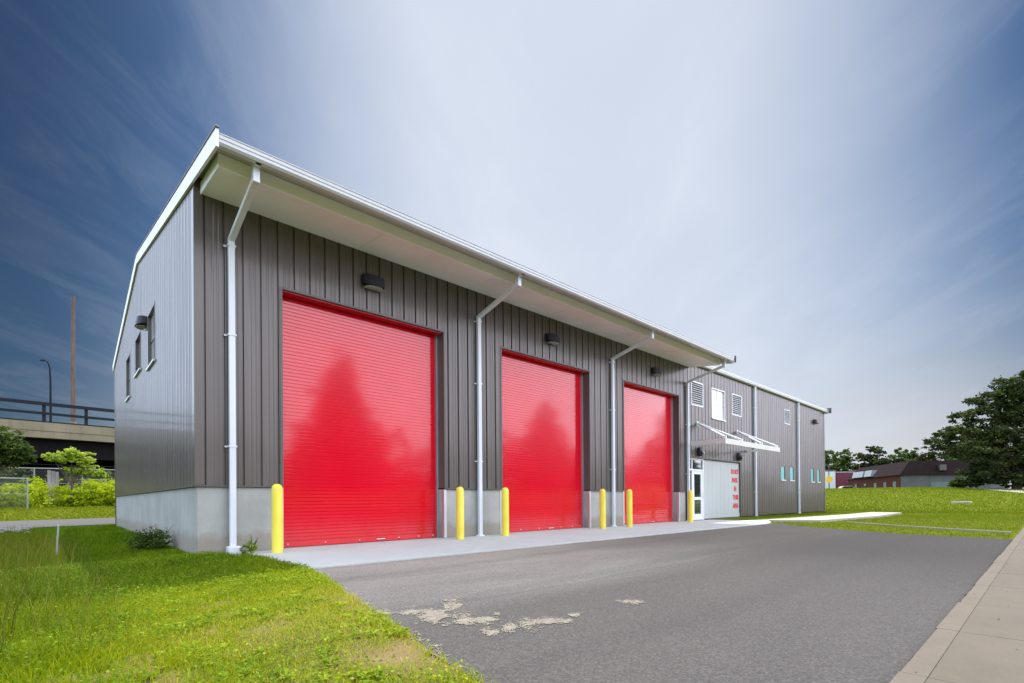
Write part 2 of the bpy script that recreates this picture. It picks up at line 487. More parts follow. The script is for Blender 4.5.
# sidewalk: separate bays with open joints, and a kerb strip along the driveway
mb = MB(); mk = MB()
x = -6.0
mb.box(-6, 40, -13.4, -9.47, -.2, -.003 - .008)
while x < 40:
    w = 1.24
    zt = .006 + float(zg(x, -11)) * 0 + random.uniform(-.001, .001)
    mb.box(x + .0025, x + w - .0025, -13.4, -9.576, -.14, zt)
    mk.box(x + .0025, x + w - .0025, -9.5745, -9.462 + random.uniform(-.006, .006), -.14, zt + .003)
    x += w
tag(mb.build('sidewalk', M['walk'], bevel=.0012), 'tan concrete sidewalk with score joints in the lower right corner', 'sidewalk', kind='structure')
tag(mk.build('kerb', M['walkkerb'], bevel=.0012), 'narrow concrete kerb strip between sidewalk and driveway', 'kerb', kind='structure')
sheet('rear_road', [(-60, -17), (0, 17.4), (60, 48), (60, 60), (0, 29.0), (-60, -1)], .03, .06, M['roadgrey'],
      'grey road passing behind the building', 'road', follow=False)
mb = MB()
pl = [(50, -24), (58, -16), (64, -11.5), (70, -8.2), (78, -4.8), (84, -2.8)]
for (xa, ya), (xb, yb) in zip(pl[:-1], pl[1:]):
    P = [(xa, ya), (xa + 1.6, ya - 1.5), (xb + 1.6, yb - 1.5), (xb, yb)]
    t = [(a, b, float(zg(a, b)) + .05) for a, b in P]; bt = [(a, b, c - .2) for a, b, c in t]
    mb.hexa(bt, t)
tag(mb.build('side_road', M['path']), 'pale side road curving over the crest of the lawn', 'road', kind='structure')

# loose grit and bits of leaf on the sidewalk and asphalt
Vs, Fs = [], []
for i in range(150):
    if i < 70: px, py, pz = random.uniform(.8, 12), random.uniform(-10.4, -9.5), .008
    else: px, py, pz = random.uniform(.2, 11), random.uniform(-9.3, -4.5), -.021
    r_ = random.uniform(.003, .010); n0_ = len(Vs); a0_ = random.random() * 6
    for q in range(5): Vs.append((px + math.cos(a0_ + q * 1.257) * r_ * random.uniform(.6, 1.3), py + math.sin(a0_ + q * 1.257) * r_ * random.uniform(.6, 1.3), pz))
    Vs.append((px, py, pz + r_ * .8))
    Fs += [(n0_ + q, n0_ + (q + 1) % 5, n0_ + 5) for q in range(5)]
tag(np_mesh('grit', Vs, Fs, M['bark']), 'scattered dark grit on the sidewalk and asphalt', 'grit', kind='stuff')

# sand washed over the asphalt edge: thin drifts, real grains on top of the asphalt
blobs = [(0.245, -6.188, 0.054, -0.054, 0.056, 0.106), (0.406, -6.399, 0.071, -0.071, 0.081, 0.133), (0.465, -6.607, 0.093, -0.091, 0.123, 0.186), (0.854, -6.341, 0.058, -0.057, 0.191, 0.265), (0.575, -6.902, 0.067, -0.066, 0.102, 0.135), (0.666, -7.037, 0.05, -0.049, 0.083, 0.101), (0.495, -7.278, 0.046, -0.045, 0.071, 0.086), (0.682, -7.305, 0.047, -0.046, 0.08, 0.088), (0.869, -7.324, 0.065, -0.064, 0.112, 0.113), (1.001, -7.366, 0.044, -0.043, 0.07, 0.067), (1.086, -7.494, 0.065, -0.064, 0.06, 0.052), (0.886, -6.924, 0.023, -0.023, 0.06, 0.069), (2.054, -7.413, 0.064, -0.063, 0.076, 0.051), (1.311, -7.393, 0.029, -0.028, 0.054, 0.046)]
st = .009
sx, sy = np.meshgrid(np.arange(-.5, 2.6, st), np.arange(-9.3, -5.2, st))
fld = np.zeros_like(sx)
for cx, cy, ax_, ay_, bx, by in blobs:
    det = ax_ * by - ay_ * bx
    u = ((sx - cx) * by - (sy - cy) * bx) / det; v = (ax_ * (sy - cy) - ay_ * (sx - cx)) / det
    fld = np.maximum(fld, np.exp(-.5 * (u * u + v * v)))
edge = np.interp(sy, [-9.4, -7.7, -7.0, -6.1, -4.9, -4.1, -3.07], [-.42, -.13, .02, .20, .46, .62, .80])
fld = np.maximum(fld, .54 * np.exp(-((sx - edge - .02) / .10) ** 2) * sstep(-5.2, -6.0, sy) * sstep(-8.6, -7.4, sy))
keep = (fld > .2) & (fld > .66 + 1.15 * (fbm(sx * .8 + sy * .5, sy * 1.3 - sx * .6, 8, 21) - .5) + .3 * (vnoise(sx, sy, 40, 22) - .5) + .16 * rng.normal(0, 1, sx.shape))
kx, ky = sx[keep], sy[keep]
q = np.stack([np.stack([kx + dx * st * .5, ky + dy * st * .5, np.full_like(kx, -.022 + .004) + .003 * vnoise(kx, ky, 30, 5)], 1) for dx, dy in ((-1, -1), (1, -1), (1, 1), (-1, 1))], 1)
tag(np_mesh('sand', q.reshape(-1, 3), np.arange(len(kx) * 4).reshape(-1, 4), M['sandy']), 'pale dry sand washed over the asphalt near the lawn edge', 'sand', kind='stuff')

# ------------------------------------------------------------------ grass

def on_lawn(x, y):
    e = np.interp(y, EDGE_Y, EDGE_X)
    e = e + .10 * (fbm(x, y, 3.5, 31) - .42) + .06 * (vnoise(x, y, 17, 32) - .5)
    e = np.where(y > -1.2, np.minimum(e, .86), e)
    ok = (x < e)
    ok &= ~((y > -.02) & (x > -.03))
    return ok


def blades(n, xr, yr, hfun, wid, tintf, keepf, lean=.95, seg=2):
    x = rng.uniform(*xr, n); y = rng.uniform(*yr, n)
    k = keepf(x, y); x, y = x[k], y[k]; n = len(x)
    h = hfun(x, y) * rng.uniform(.55, 1.25, n)
    a = rng.uniform(0, 2 * np.pi, n); dx, dy = np.cos(a), np.sin(a)
    b = rng.uniform(0, 2 * np.pi, n); ln = rng.uniform(.1, 1, n) * lean
    bx, by = np.cos(b) * ln * h, np.sin(b) * ln * h
    z = zg(x, y)
    w = wid * rng.uniform(.6, 1.3, n)
    V = np.empty((n, 5, 3))
    for i, (s, wf) in enumerate(((0, 1), (0, -1), (.55, .75), (.55, -.75), (1, 0))):
        V[:, i, 0] = x + dx * w * wf * .5 + bx * s * s
        V[:, i, 1] = y + dy * w * wf * .5 + by * s * s
        V[:, i, 2] = z - .01 + h * s * (1 - .35 * ln * s)
    base = np.arange(n)[:, None] * 5
    F = np.concatenate([base + np.array([[0, 1, 3]]), base + np.array([[0, 3, 2]]), base + np.array([[2, 3, 4]])])
    return V.reshape(-1, 3), F, np.repeat(np.clip(tintf(x, y, n), 0, 1), 5)


def join(parts):
    V, F, T, o = [], [], [], 0
    for v, f, t in parts:
        V.append(v); F.append(f + o); T.append(t); o += len(v)
    return np.concatenate(V), np.concatenate(F), np.concatenate(T)


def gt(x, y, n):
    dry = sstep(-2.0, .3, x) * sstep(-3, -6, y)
    return .30 + .36 * fbm(x, y, .9, 41) + .16 * rng.normal(0, 1, n) + .28 * dry * fbm(x, y, 1.7, 42) - .22 * sstep(-.9, -1.8, x) + .10 * sstep(-2.2, -3.4, y) - .34 * sstep(-3.6, -2.2, y)  # lower near the wall: lusher grass plus its shade put into the tint


hl = lambda x, y: .035 + .05 * fbm(x, y, 1.3, 43) + .05 * sstep(-.8, -1.6, x) + .06 * sstep(-3.4, -1.5, y) * sstep(-.2, .4, x) * 0 + .03 * sstep(-3.2, -1, y)
thin = lambda x, y: on_lawn(x, y) & (rng.uniform(0, 1, len(x)) > .88 * bare(x, y))
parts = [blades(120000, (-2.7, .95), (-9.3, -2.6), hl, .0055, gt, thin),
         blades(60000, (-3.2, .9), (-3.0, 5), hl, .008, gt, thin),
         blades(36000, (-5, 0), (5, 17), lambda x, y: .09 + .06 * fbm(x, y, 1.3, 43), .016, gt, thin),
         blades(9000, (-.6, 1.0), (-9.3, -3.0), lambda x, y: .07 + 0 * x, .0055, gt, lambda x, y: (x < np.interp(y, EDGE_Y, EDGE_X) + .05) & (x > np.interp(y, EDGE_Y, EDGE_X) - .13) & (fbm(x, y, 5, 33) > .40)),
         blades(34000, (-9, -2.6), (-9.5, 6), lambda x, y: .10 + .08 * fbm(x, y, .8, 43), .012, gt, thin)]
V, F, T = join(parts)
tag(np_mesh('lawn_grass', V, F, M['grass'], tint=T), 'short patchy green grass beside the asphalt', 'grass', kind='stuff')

# clover and broad-leaved weeds low in the lawn
n = 110000
x = rng.uniform(-3.0, .9, n); y = rng.uniform(-9, 0.5, n)
k = on_lawn(x, y) & (fbm(x, y, 1.6, 51) + rng.uniform(-.15, .15, n) > .47) & (rng.uniform(0, 1, n) > bare(x, y)); x, y = x[k], y[k]; n = len(x)
h = rng.uniform(.02, .07, n) * (1 + 1.3 * sstep(-.7, -1.6, x)); s = rng.uniform(.005, .013, n); a = rng.uniform(0, 6.28, n)
tx, ty = rng.normal(0, .35, n), rng.normal(0, .35, n)
V = np.empty((n, 4, 3))
for i, (u, v) in enumerate(((-1, 0), (0, -.7), (1, 0), (0, .7))):
    px = s * (u * np.cos(a) - v * np.sin(a)); py = s * (u * np.sin(a) + v * np.cos(a))
    V[:, i] = np.stack([x + px, y + py, zg(x, y) + h + px * tx + py * ty], 1)
tag(np_mesh('clover', V.reshape(-1, 3), np.arange(n * 4).reshape(-1, 4), M['clover'], tint=np.repeat(np.clip(.48 - .30 * sstep(-.8, -1.7, x) + .55 * (fbm(x, y, 2.2, 57) - .5) + .2 * rng.normal(0, 1, n), 0, 1), 4)),
    'low clover and broad leaved weeds in the near lawn', 'weeds', kind='stuff')

# rosettes of plantain and dandelion
n = 900
x = rng.uniform(-2.8, .8, n); y = rng.uniform(-8.8, -.8, n); k = on_lawn(x + .05, y) & (fbm(x, y, 1.2, 55) > .44); x, y = x[k], y[k]
Vs, Ts = [], []
for xx, yy in zip(x, y):
    z_ = float(zg(xx, yy)) + .015; m = random.randint(5, 9); a0_ = random.random() * 6.28; L_ = random.uniform(.03, .075); tn = random.uniform(.2, .9)
    for q in range(m):
        a = a0_ + q * 6.28 / m + random.uniform(-.3, .3); l_ = L_ * random.uniform(.7, 1.2); w_ = l_ * .22; up = random.uniform(.25, .8)
        c_, s2 = math.cos(a), math.sin(a)
        Vs += [(xx, yy, z_), (xx + c_ * l_ * .55 - s2 * w_, yy + s2 * l_ * .55 + c_ * w_, z_ + l_ * up * .6), (xx + c_ * l_, yy + s2 * l_, z_ + l_ * up * .55), (xx + c_ * l_ * .55 + s2 * w_, yy + s2 * l_ * .55 - c_ * w_, z_ + l_ * up * .6)]
        Ts += [min(1, max(0, tn + random.uniform(-.12, .12)))] * 4
tag(np_mesh('rosettes', Vs, np.arange(len(Vs)).reshape(-1, 4), M['clover'], tint=Ts), 'flat leaf rosettes of weeds scattered through the near lawn', 'weeds', kind='stuff')

# tall unmown grass on the left, with bent seed stalks
tk = lambda x, y: on_lawn(x, y) & (x < -1.25 - .10 * (y + 6) * (y > -6) * .35 + .5 * (fbm(x, y, .7, 61) - .5))
th = lambda x, y: (.10 + .16 * fbm(x, y, .6, 62) + .16 * sstep(-1.3, -2.1, x)) * sstep(-7.5, -3, y)
tt = lambda x, y, n: .45 + .3 * (fbm(x, y, .8, 63) - .5) + .16 * rng.normal(0, 1, n)
parts = [blades(9000, (-3.4, -.8), (-8.5, 9), th, .006, tt, tk, .9),
         blades(16000, (-9, -2.0), (-9, 13), lambda x, y: .24 + .22 * fbm(x, y, .6, 62), .009, tt, tk, .8),
         blades(1500, (-3.2, -1.2), (-6, 6), lambda x, y: .62 + 0 * x, .003, lambda x, y, n: .88 + .1 * rng.normal(0, 1, n), tk, .7)]
V, F, T = join(parts)
tag(np_mesh('tall_grass', V, F, M['tall'], tint=T), 'tall unmown olive green grass left of the building', 'grass', kind='stuff')


# coarser blades over the sunlit lawn on the right and along its edges
def rk(x, y):
    e = np.interp(y, [-9.4, -7.4, -5.2, -3.95, -3.3], [13.4, 14.0, 15.6, 16.7, 17.9])
    ok = (x > e + .03) & (y > -9.36) & (y < -.06)
    path = (y > np.interp(x, [19.2, 20.2, 26.8, 33.6, 34], [-2.3, -3.9, -4.5, -4.25, -2.75])) & (y < np.interp(x, [17, 19.2, 22.4, 28.5, 34], [-2.4, -2.3, -2.2, -2.7, -2.75])) & (x > 18.5) & (x < 34)
    ap = (x < 22.45) & (y > -2.32 - .35 * (x < 19.4) * (19.4 - x)) & (x > 16)
    kl = np.abs(x - np.interp(y, [-9.3, -7.96, -6.62, -4.75], [16.38, 17.33, 18.48, 20.28])) < .05
    return ok & ~path & ~ap & ~kl


parts = [blades(80000, (13.3, 40), (-9.4, -.05), lambda x, y: .035 + .03 * fbm(x, y, 1.1, 71), .016, lambda x, y, n: .50 + .30 * (fbm(x, y, .5, 72) - .4) + .12 * rng.normal(0, 1, n), rk),
         blades(60000, (36, 88), (-14, 22), lambda x, y: .12 + 0 * x, .07, lambda x, y, n: .52 + .35 * (fbm(x, y, .25, 72) - .4) + .12 * rng.normal(0, 1, n), lambda x, y: x > 35.6)]
V, F, T = join(parts)
tag(np_mesh('meadow_grass', V, F, M['meadow'], tint=T), 'sunlit yellow green grass on the lawn right of the building', 'grass', kind='stuff')

V, F, T = blades(26000, (-16, 12), (27.5, 37.5), lambda x, y: .13 + 0 * x, .06, lambda x, y, n: .62 + .12 * rng.normal(0, 1, n), lambda x, y: y > 29.25 + .517 * x)
tag(np_mesh('bank_grass', V, F, M['meadow'], tint=T), 'bright green mown strip between the rear road and the undergrowth', 'grass', kind='stuff')

# ------------------------------------------------------------------ the building
BL, BD = 35.24, 15.90
GR = 7.95
zr = lambda y: 8.10 - abs(y - GR) * .18
PZ = 1.19
B = empty('garage_building', (0, 0, 0), 'long grey metal-clad garage with three red roller doors and white eaves', 'garage')
DOORS = [(1.448, 5.198), (7.080, 10.830), (12.734, 16.484)]
DT = 5.014
LOUV = [(17.50, 18.53, 4.79, 5.79), (21.35, 22.40, 4.80, 5.79), (28.05, 28.92, 5.05, 5.86)]
WIN_F = (19.33, 20.62, 4.43, 5.77)
SLITS = [(27.40, 28.06, 1.90, 2.68), (28.78, 29.44, 1.90, 2.70), (32.40, 32.98, 1.89, 2.74), (33.62, 34.18, 1.90, 2.74)]
ENT = (17.20, 22.20, .0, 2.60)
WIN_L = [(4.63, 5.89, 4.38, 5.80), (7.33, 8.66, 4.71, 5.83), (10.10, 11.29, 4.38, 5.80)]


def profile(u0, u1, m=.3048):
    us, ds = [u0], [0.]
    k = 0
    while True:
        s = u0 + .12 + k * m
        if s + m > u1 - .02: break
        for du, d in ((0, 0), (.010, .036), (.036, .036), (.048, 0), (.135, 0), (.147, .005), (.165, .005), (.177, 0), (.215, 0), (.227, .005), (.245, .005), (.257, 0)):
            us.append(s + du); ds.append(d)
        k += 1
    us.append(u1); ds.append(0.)
    return np.array(us), np.array(ds)


def clad(mb, u0, u1, zb, zt, openings, place):
    us, ds = profile(u0, u1)
    brk = sorted(set([round(float(q), 4) for q in us] + [round(q, 4) for o in openings for q in o[:2] if u0 < q < u1]))
    for a, b in zip(brk[:-1], brk[1:]):
        if b - a < 2e-4: continue
        m = (a + b) / 2
        da, db = np.interp([a, b], us, ds)
        cuts = sorted([(o[2], o[3]) for o in openings if o[0] < m < o[1]])
        z = zb
        spans = []
        for c0, c1 in cuts:
            if c0 > z: spans.append((z, c0))
            z = max(z, c1)
        spans.append((z, None))
        for s0, s1 in spans:
            ta, tb = (zt(a), zt(b)) if s1 is None else (s1, s1)
            mb.add([place(a, da, s0), place(b, db, s0), place(b, db, tb), place(a, da, ta)], [(0, 1, 2, 3)])
    return mb


ops = [(a, b, -1, DT) for a, b in DOORS] + [l for l in LOUV] + [WIN_F] + SLITS + [(ENT[0], ENT[1], -1, ENT[3]), (0, 17.0, -1, PZ + .012)]
front = clad(MB(), 0.0, BL, .05, lambda u: 6.62, ops, lambda u, d, z: (u, d, z)).build('front_wall', M['clad'], B)
left = clad(MB(), 0.0, BD, PZ + .012, lambda u: zr(u) - .16, WIN_L, lambda u, d, z: (d, u, z)).build('gable_wall', M['clad'], B)
mb = MB()
clad(mb, 0.0, BD, .02, lambda u: zr(u) - .16, [], lambda u, d, z: (BL - d, u, z))
right = mb.build('gable_wall', M['clad'], B)
rear = clad(MB(), 0.0, BL, .02, lambda u: 6.62, [], lambda u, d, z: (u, BD - d, z)).build('rear_wall', M['clad'], B)

# concrete foundation wall with the door bays left open
for a, b in ((.03, 1.448), (5.198, 7.08), (10.83, 12.734), (16.484, 17.03)):
    mb = MB(); mb.box(a, b, .030, .33, -.4, PZ); mb.build('foundation_wall', M['concrete'], B, bevel=.012)
mb = MB(); mb.box(.03, .33, .335, BD - .03, -.4, PZ); mb.build('foundation_wall', M['concrete'], B, bevel=.012)
# base flashing, corner trims
for a, b in ((-.012, 1.448), (5.198, 7.08), (10.83, 12.734), (16.484, 17.0)):
    mb = MB(); mb.box(a, b, -.018, .045, PZ + .002, PZ + .026); mb.build('base_flashing', M['clad_trim'], B)
mb = MB(); mb.box(-.018, .045, .047, BD, PZ + .002, PZ + .026); mb.build('base_flashing', M['clad_trim'], B)
mb = MB(); mb.box(-.012, .13, -.012, .13, PZ + .028, 6.36); mb.build('corner_trim', M['clad'], B, bevel=.004)
mb = MB(); mb.box(BL - .12, BL + .014, -.014, .12, .02, 6.45); mb.build('corner_trim', M['clad'], B, bevel=.004)
mb = MB(); mb.box(-.012, .12, BD - .12, BD + .014, PZ + .028, 6.45); mb.build('corner_trim', M['clad'], B, bevel=.004)

# steel angles guarding the concrete edges at the door bays
for a, b in DOORS:
    for xx, sg in ((a, -1), (b, 1)):
        mb = MB()
        x0, x1 = sorted((xx, xx + sg * .07))
        mb.box(x0, x1, .018, .0285, .004, PZ - .004)
        x0, x1 = sorted((xx - sg * .007, xx - sg * .001))
        mb.box(x0, x1, .018, .10, .004, PZ - .004)
        mb.build('corner_guard', M['galv'], B)

# door surrounds
for a, b in DOORS:
    mb = MB()
    mb.box(a - .045, a + .004, -.012, .30, PZ + .03, DT + .05)
    mb.box(b - .004, b + .045, -.012, .30, PZ + .03, DT + .05)
    mb.box(a + .0045, b - .0045, -.014, .03, DT + .004, DT + .05)
    mb.build('door_surround', M['clad_trim'], B, bevel=.004)
    mb = MB(); mb.box(a + .005, b - .005, .032, .235, DT - .02, DT + .045); mb.build('door_header', M['red_dark'], B)


def roller_door(a, b):
    """curtain of flat interlocking slats, bottom bar, two side guides, bolts"""
    o = Vector((a, .29, 0))
    top = DT + .14; pitch = .0716
    zs, ds = [.125], [0.]
    z = .125
    while z < top:
        for dz, d in ((.006, .010), (.014, .010), (.020, 0.), (pitch, -.0015)):
            zs.append(z + dz); ds.append(d)
        z += pitch
    mb = MB(); w0, w1 = a + .03, b - .06
    vs = [(w0, .29 + d, z) for z, d in zip(zs, ds)] + [(w1, .29 + d, z) for z, d in zip(zs, ds)]
    n = len(zs)
    mb.add(vs, [(i, n + i, n + i + 1, i + 1) for i in range(n - 1)])
    cur = mb.build('roller_door', M['red'], B, origin=o)
    mb = MB(); mb.box(a + .03, b - .06, .268, .300, .012, .122); bar = mb.build('bottom_bar', M['red'], cur, origin=o, bevel=.004)
    for fx in (.03, .24, .45, .72, .87, .98):
        xx = a + .06 + fx * (b - a - .16)
        mb = MB(); mb.tube([(xx, .270, .07), (xx, .258, .07)], [.016, .012], 10); mb.build('bolt', M['galv'], cur, origin=o, smooth=True)
    mb = MB(); xx = a + .58 * (b - a)
    for q in (-.09, .09): mb.tube([(xx + q, .268, .062), (xx + q, .235, .062)], .008, 8)
    mb.tube([(xx - .10, .235, .062), (xx + .10, .235, .062)], .009, 8); mb.build('lift_handle', M['galv'], cur, origin=o, smooth=True)
    for x0, x1 in ((a + .004, a + .028), (b - .052, b - .010)):
        mb = MB(); mb.box(x0, x1, .245, .31, .004, DT + .1); mb.build('guide_rail', M['galv'], cur, origin=o)
    return cur


rd = roller_door(*DOORS[0])
for a, b in DOORS[1:]:
    copy_tree(rd, B, (a, .29, 0))

# added backing sheet so nothing shines through
mb = MB(); mb.box(.4, BL - .3, .42, .46, -.3, 6.6); mb.build('light_stop', M['black'], B)

# roof: two thin slopes, ridge cap
OVX = 17.42
XL, XR = -.02, BL + .22
mb = MB()


def slope(mb, x0, x1, ya, yb, th=.03):
    za, zb = zr(ya), zr(yb)
    mb.hexa([(x0, ya, za - th), (x1, ya, za - th), (x1, yb, zb - th), (x0, yb, zb - th)], [(x0, ya, za), (x1, ya, za), (x1, yb, zb), (x0, yb, zb)])


slope(mb, XL, OVX, -1.76, GR)
slope(mb, OVX + .001, XR, -.16, GR)
slope(mb, XL, XR, GR + .001, BD + .30)
mb.build('roof', M['roof'], B)
mb = MB()
for yb in (GR - .16, GR + .16):
    pass
mb.add([(XL - .03, GR - .2, zr(GR - .2) + .02), (XL - .03, GR, 8.15), (XL - .03, GR + .2, zr(GR + .2) + .02), (XR + .03, GR - .2, zr(GR - .2) + .02), (XR + .03, GR, 8.15), (XR + .03, GR + .2, zr(GR + .2) + .02)],
       [(0, 3, 4, 1), (1, 4, 5, 2), (0, 1, 2), (5, 4, 3), (0, 2, 5, 3)])
mb.build('ridge_cap', M['roof'], B)


# rake trims on the gable ends
def rake(x0, x1, ya, yb, lo, hi, mat, name):
    mb = MB()
    mb.hexa([(x0, ya, zr(ya) + lo), (x1, ya, zr(ya) + lo), (x1, yb, zr(yb) + lo), (x0, yb, zr(yb) + lo)], [(x0, ya, zr(ya) + hi), (x1, ya, zr(ya) + hi), (x1, yb, zr(yb) + hi), (x0, yb, zr(yb) + hi)])
    return mb.build(name, mat, B, bevel=.006)


rake(-.045, -.004, -1.83, GR, -.24, .03, M['white'], 'rake_trim')
rake(-.045, -.004, GR + .001, BD + .32, -.25, .03, M['white'], 'rake_trim')
rake(-.06, -.0, -1.86, GR, .032, .055, M['roof'], 'rake_cap')
rake(-.06, -.0, GR + .001, BD + .34, .032, .058, M['roof'], 'rake_cap')
rake(BL + .222, BL + .26, -.18, GR, -.25, .03, M['white'], 'rake_trim')
rake(BL + .222, BL + .26, GR + .001, BD + .32, -.25, .03, M['white'], 'rake_trim')
rake(OVX + .002, OVX + .04, -1.80, -.16, -.25, .03, M['white'], 'rake_trim')

# white boxed eave over the doors
SB0, SB1, SF = .115, 17.35, -1.30
mb = MB()
zf, zw = 6.14, 6.30
mb.add([(SB0 + .001, SF + .022, zf + .004), (SB1 - .021, SF + .022, zf + .004), (SB1 - .021, -.001, zw + .004), (SB0 + .001, -.001, zw + .004)], [(0, 1, 2, 3)])
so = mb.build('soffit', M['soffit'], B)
for k in range(1, 6):                     # panel joints
    xx = SB0 + k * (SB1 - SB0) / 6
    mb = MB(); mb.hexa([(xx - .012, SF + .03, zf - .004), (xx + .012, SF + .03, zf - .004), (xx + .012, -.003, zw - .004), (xx - .012, -.003, zw - .004)],
            [(xx - .012, SF + .03, zf + .003), (xx + .012, SF + .03, zf + .003), (xx + .012, -.003, zw + .003), (xx - .012, -.003, zw + .003)])
    mb.build('soffit_joint', M['soffit'], so, origin=ORG[B])
mb = MB(); mb.box(SB0 - .02, SB1, SF, SF + .02, zf - .012, 6.345); mb.build('fascia', M['fascia'], B, bevel=.005)
for x0, x1 in ((SB0 - .02, SB0), (SB1 - .02, SB1)):
    mb = MB()
    mb.hexa([(x0, SF + .021, zf - .012), (x1, SF + .021, zf - .012), (x1, -.002, zw - .012), (x0, -.002, zw - .012)],
            [(x0, SF + .021, 6.325), (x1, SF + .021, 6.325), (x1, -.002, 6.49), (x0, -.002, 6.49)])
    mb.build('fascia', M['fascia'], B, bevel=.004)
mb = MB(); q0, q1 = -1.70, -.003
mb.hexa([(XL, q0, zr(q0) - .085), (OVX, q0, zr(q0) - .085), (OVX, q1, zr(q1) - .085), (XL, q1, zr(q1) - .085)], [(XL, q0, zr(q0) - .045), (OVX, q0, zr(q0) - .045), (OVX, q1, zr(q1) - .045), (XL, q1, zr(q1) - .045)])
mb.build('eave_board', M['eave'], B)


def gutter(y, z, x0, x1, h=.14, d=.13):
    prof = [(y + d, z), (y + .045, z), (y + .012, z + .03), (y + .012, z + .07), (y, z + .085), (y, z + h - .012), (y - .012, z + h - .012), (y - .012, z + h), (y + d, z + h)]
    mb = MB(); mb.extrude(prof, lambda u, a, b: (u, a, b), x0, x1)
    return mb.build('gutter', M['gutter'], B)


gutter(-1.82, 6.165, -.002, OVX - .02, .15)
gutter(-.17, 6.47, OVX + .05, BL + .215, .20, .15)
gutter(BD + .17, 6.42, -.03, BL + .2, .20, .15)
mb = MB(); mb.box(OVX + .045, OVX + .07, -1.86, -1.66, 6.14, 6.40); mb.build('gutter_end_cap', M['clad_trim'], B)
mb = MB(); mb.box(BL + .262, BL + .33, -.34, -.10, 6.44, 6.78); mb.build('gutter_end_cap', M['clad_trim'], B)


# downspouts
def downspout(x, kick, base):
    w, dp = .105, .085
    mb = MB(); yw = -.068
    z0 = {'boot': .10, 'plate': .012, 'grass': .03}[base]
    if kick:
        mb.bar((x, yw, z0), (x, yw, 5.66), w, dp, (0, 1, 0))
        mb.bar((x + .0, yw + .012, 5.625), (x, -1.525, 5.985), w - .004, dp, (0, 0, 1))
        mb.bar((x, -1.56, 5.935), (x, -1.56, 6.215), w, dp + .03, (0, 1, 0))
        mb.bar((x, -1.56, 6.19), (x, -1.76, 6.19), w - .006, .05, (0, 0, 1))
    else:
        mb.bar((x, yw, z0), (x, yw, 6.50), w, dp, (0, 1, 0))
    ds = mb.build('downspout', M['pipe'], B, bevel=.012)
    for z in ((1.9, 3.9, 5.5) if kick else (1.2, 3.2, 5.4)):
        mb = MB(); mb.box(x - .068, x + .068, yw - .05, -.002, z, z + .03)
        mb.box(x - .11, x - .069, -.012, -.002, z, z + .03)
        mb.build('pipe_strap', M['pipe'], ds, origin=ORG[B])
    mb = MB()
    if base == 'boot':
        mb.box(x - .10, x + .12, yw - .13, .02, -.12, .13); mb.build('drain_boot', M['offwhite'], ds, origin=ORG[B], bevel=.025)
    elif base == 'plate':
        mb.tube([(x, yw, .002), (x, yw, .025), (x, yw, .032)], [.115, .11, .075], 20); mb.build('drain_collar', M['white'], ds, origin=ORG[B], smooth=True)
    else:
        mb.tube([(x, yw, -.05), (x, yw, .06)], [.09, .075], 16); mb.build('drain_collar', M['pipe'], ds, origin=ORG[B], smooth=True)


for x_, k_, b_ in ((.56, 1, 'boot'), (6.25, 1, 'plate'), (12.0, 1, 'plate'), (17.09, 1, 'plate'), (23.86, 0, 'grass'), (30.11, 0, 'grass')):
    downspout(x_, k_, b_)


# wall packs
def wall_lamp(c, face, s=1.0):
    """half-round hooded housing with a lens looking down; face = outward direction"""
    f = Vector(face); r = Vector((0, 0, 1)).cross(f); c = Vector(c)
    mb = MB(); W, D, H = .26 * s, .24 * s, .25 * s
    top, bot = [], []
    for k in range(13):
        t = math.pi * k / 12
        u, d = -math.cos(t) * W, (math.sin(t) ** .6) * D
        top.append(c + r * u + f * (d * .86) + Vector((0, 0, H / 2)))
        bot.append(c + r * u + f * d + Vector((0, 0, -H / 2 + .06 * s * (1 - math.sin(t)))))
    n = len(top)
    mb.add(top + bot, [tuple(range(n)), tuple(range(n, 2 * n))[::-1]] + [(i, i + n, (i + 1) % n + n, (i + 1) % n) for i in range(n)])
    h = mb.build('wall_lamp', M['black'], B, origin=c, bevel=.012)
    mb = MB(); lens = []
    for k in range(13):
        t = math.pi * k / 12
        lens.append(c + r * (-math.cos(t) * W * .8) + f * (.03 + math.sin(t) ** .6 * D * .8) + Vector((0, 0, -H / 2 - .004 * s)))
    low = [p + Vector((0, 0, -.008 * s)) - f * .01 for p in lens]
    n = len(lens)
    mb.add(lens + low, [tuple(range(n)), tuple(range(n, 2 * n))[::-1]] + [(i, i + n, (i + 1) % n + n, (i + 1) % n) for i in range(n)])
    mb.build('lamp_lens', M['lens'], h, origin=c)
    return h


wl = wall_lamp((3.32, 0, 5.66), (0, -1, 0))
for xx in (9.05, 14.72, 33.2): copy_tree(wl, B, (xx, 0, 5.66))
wall_lamp((0, 6.35, 5.72), (-1, 0, 0))


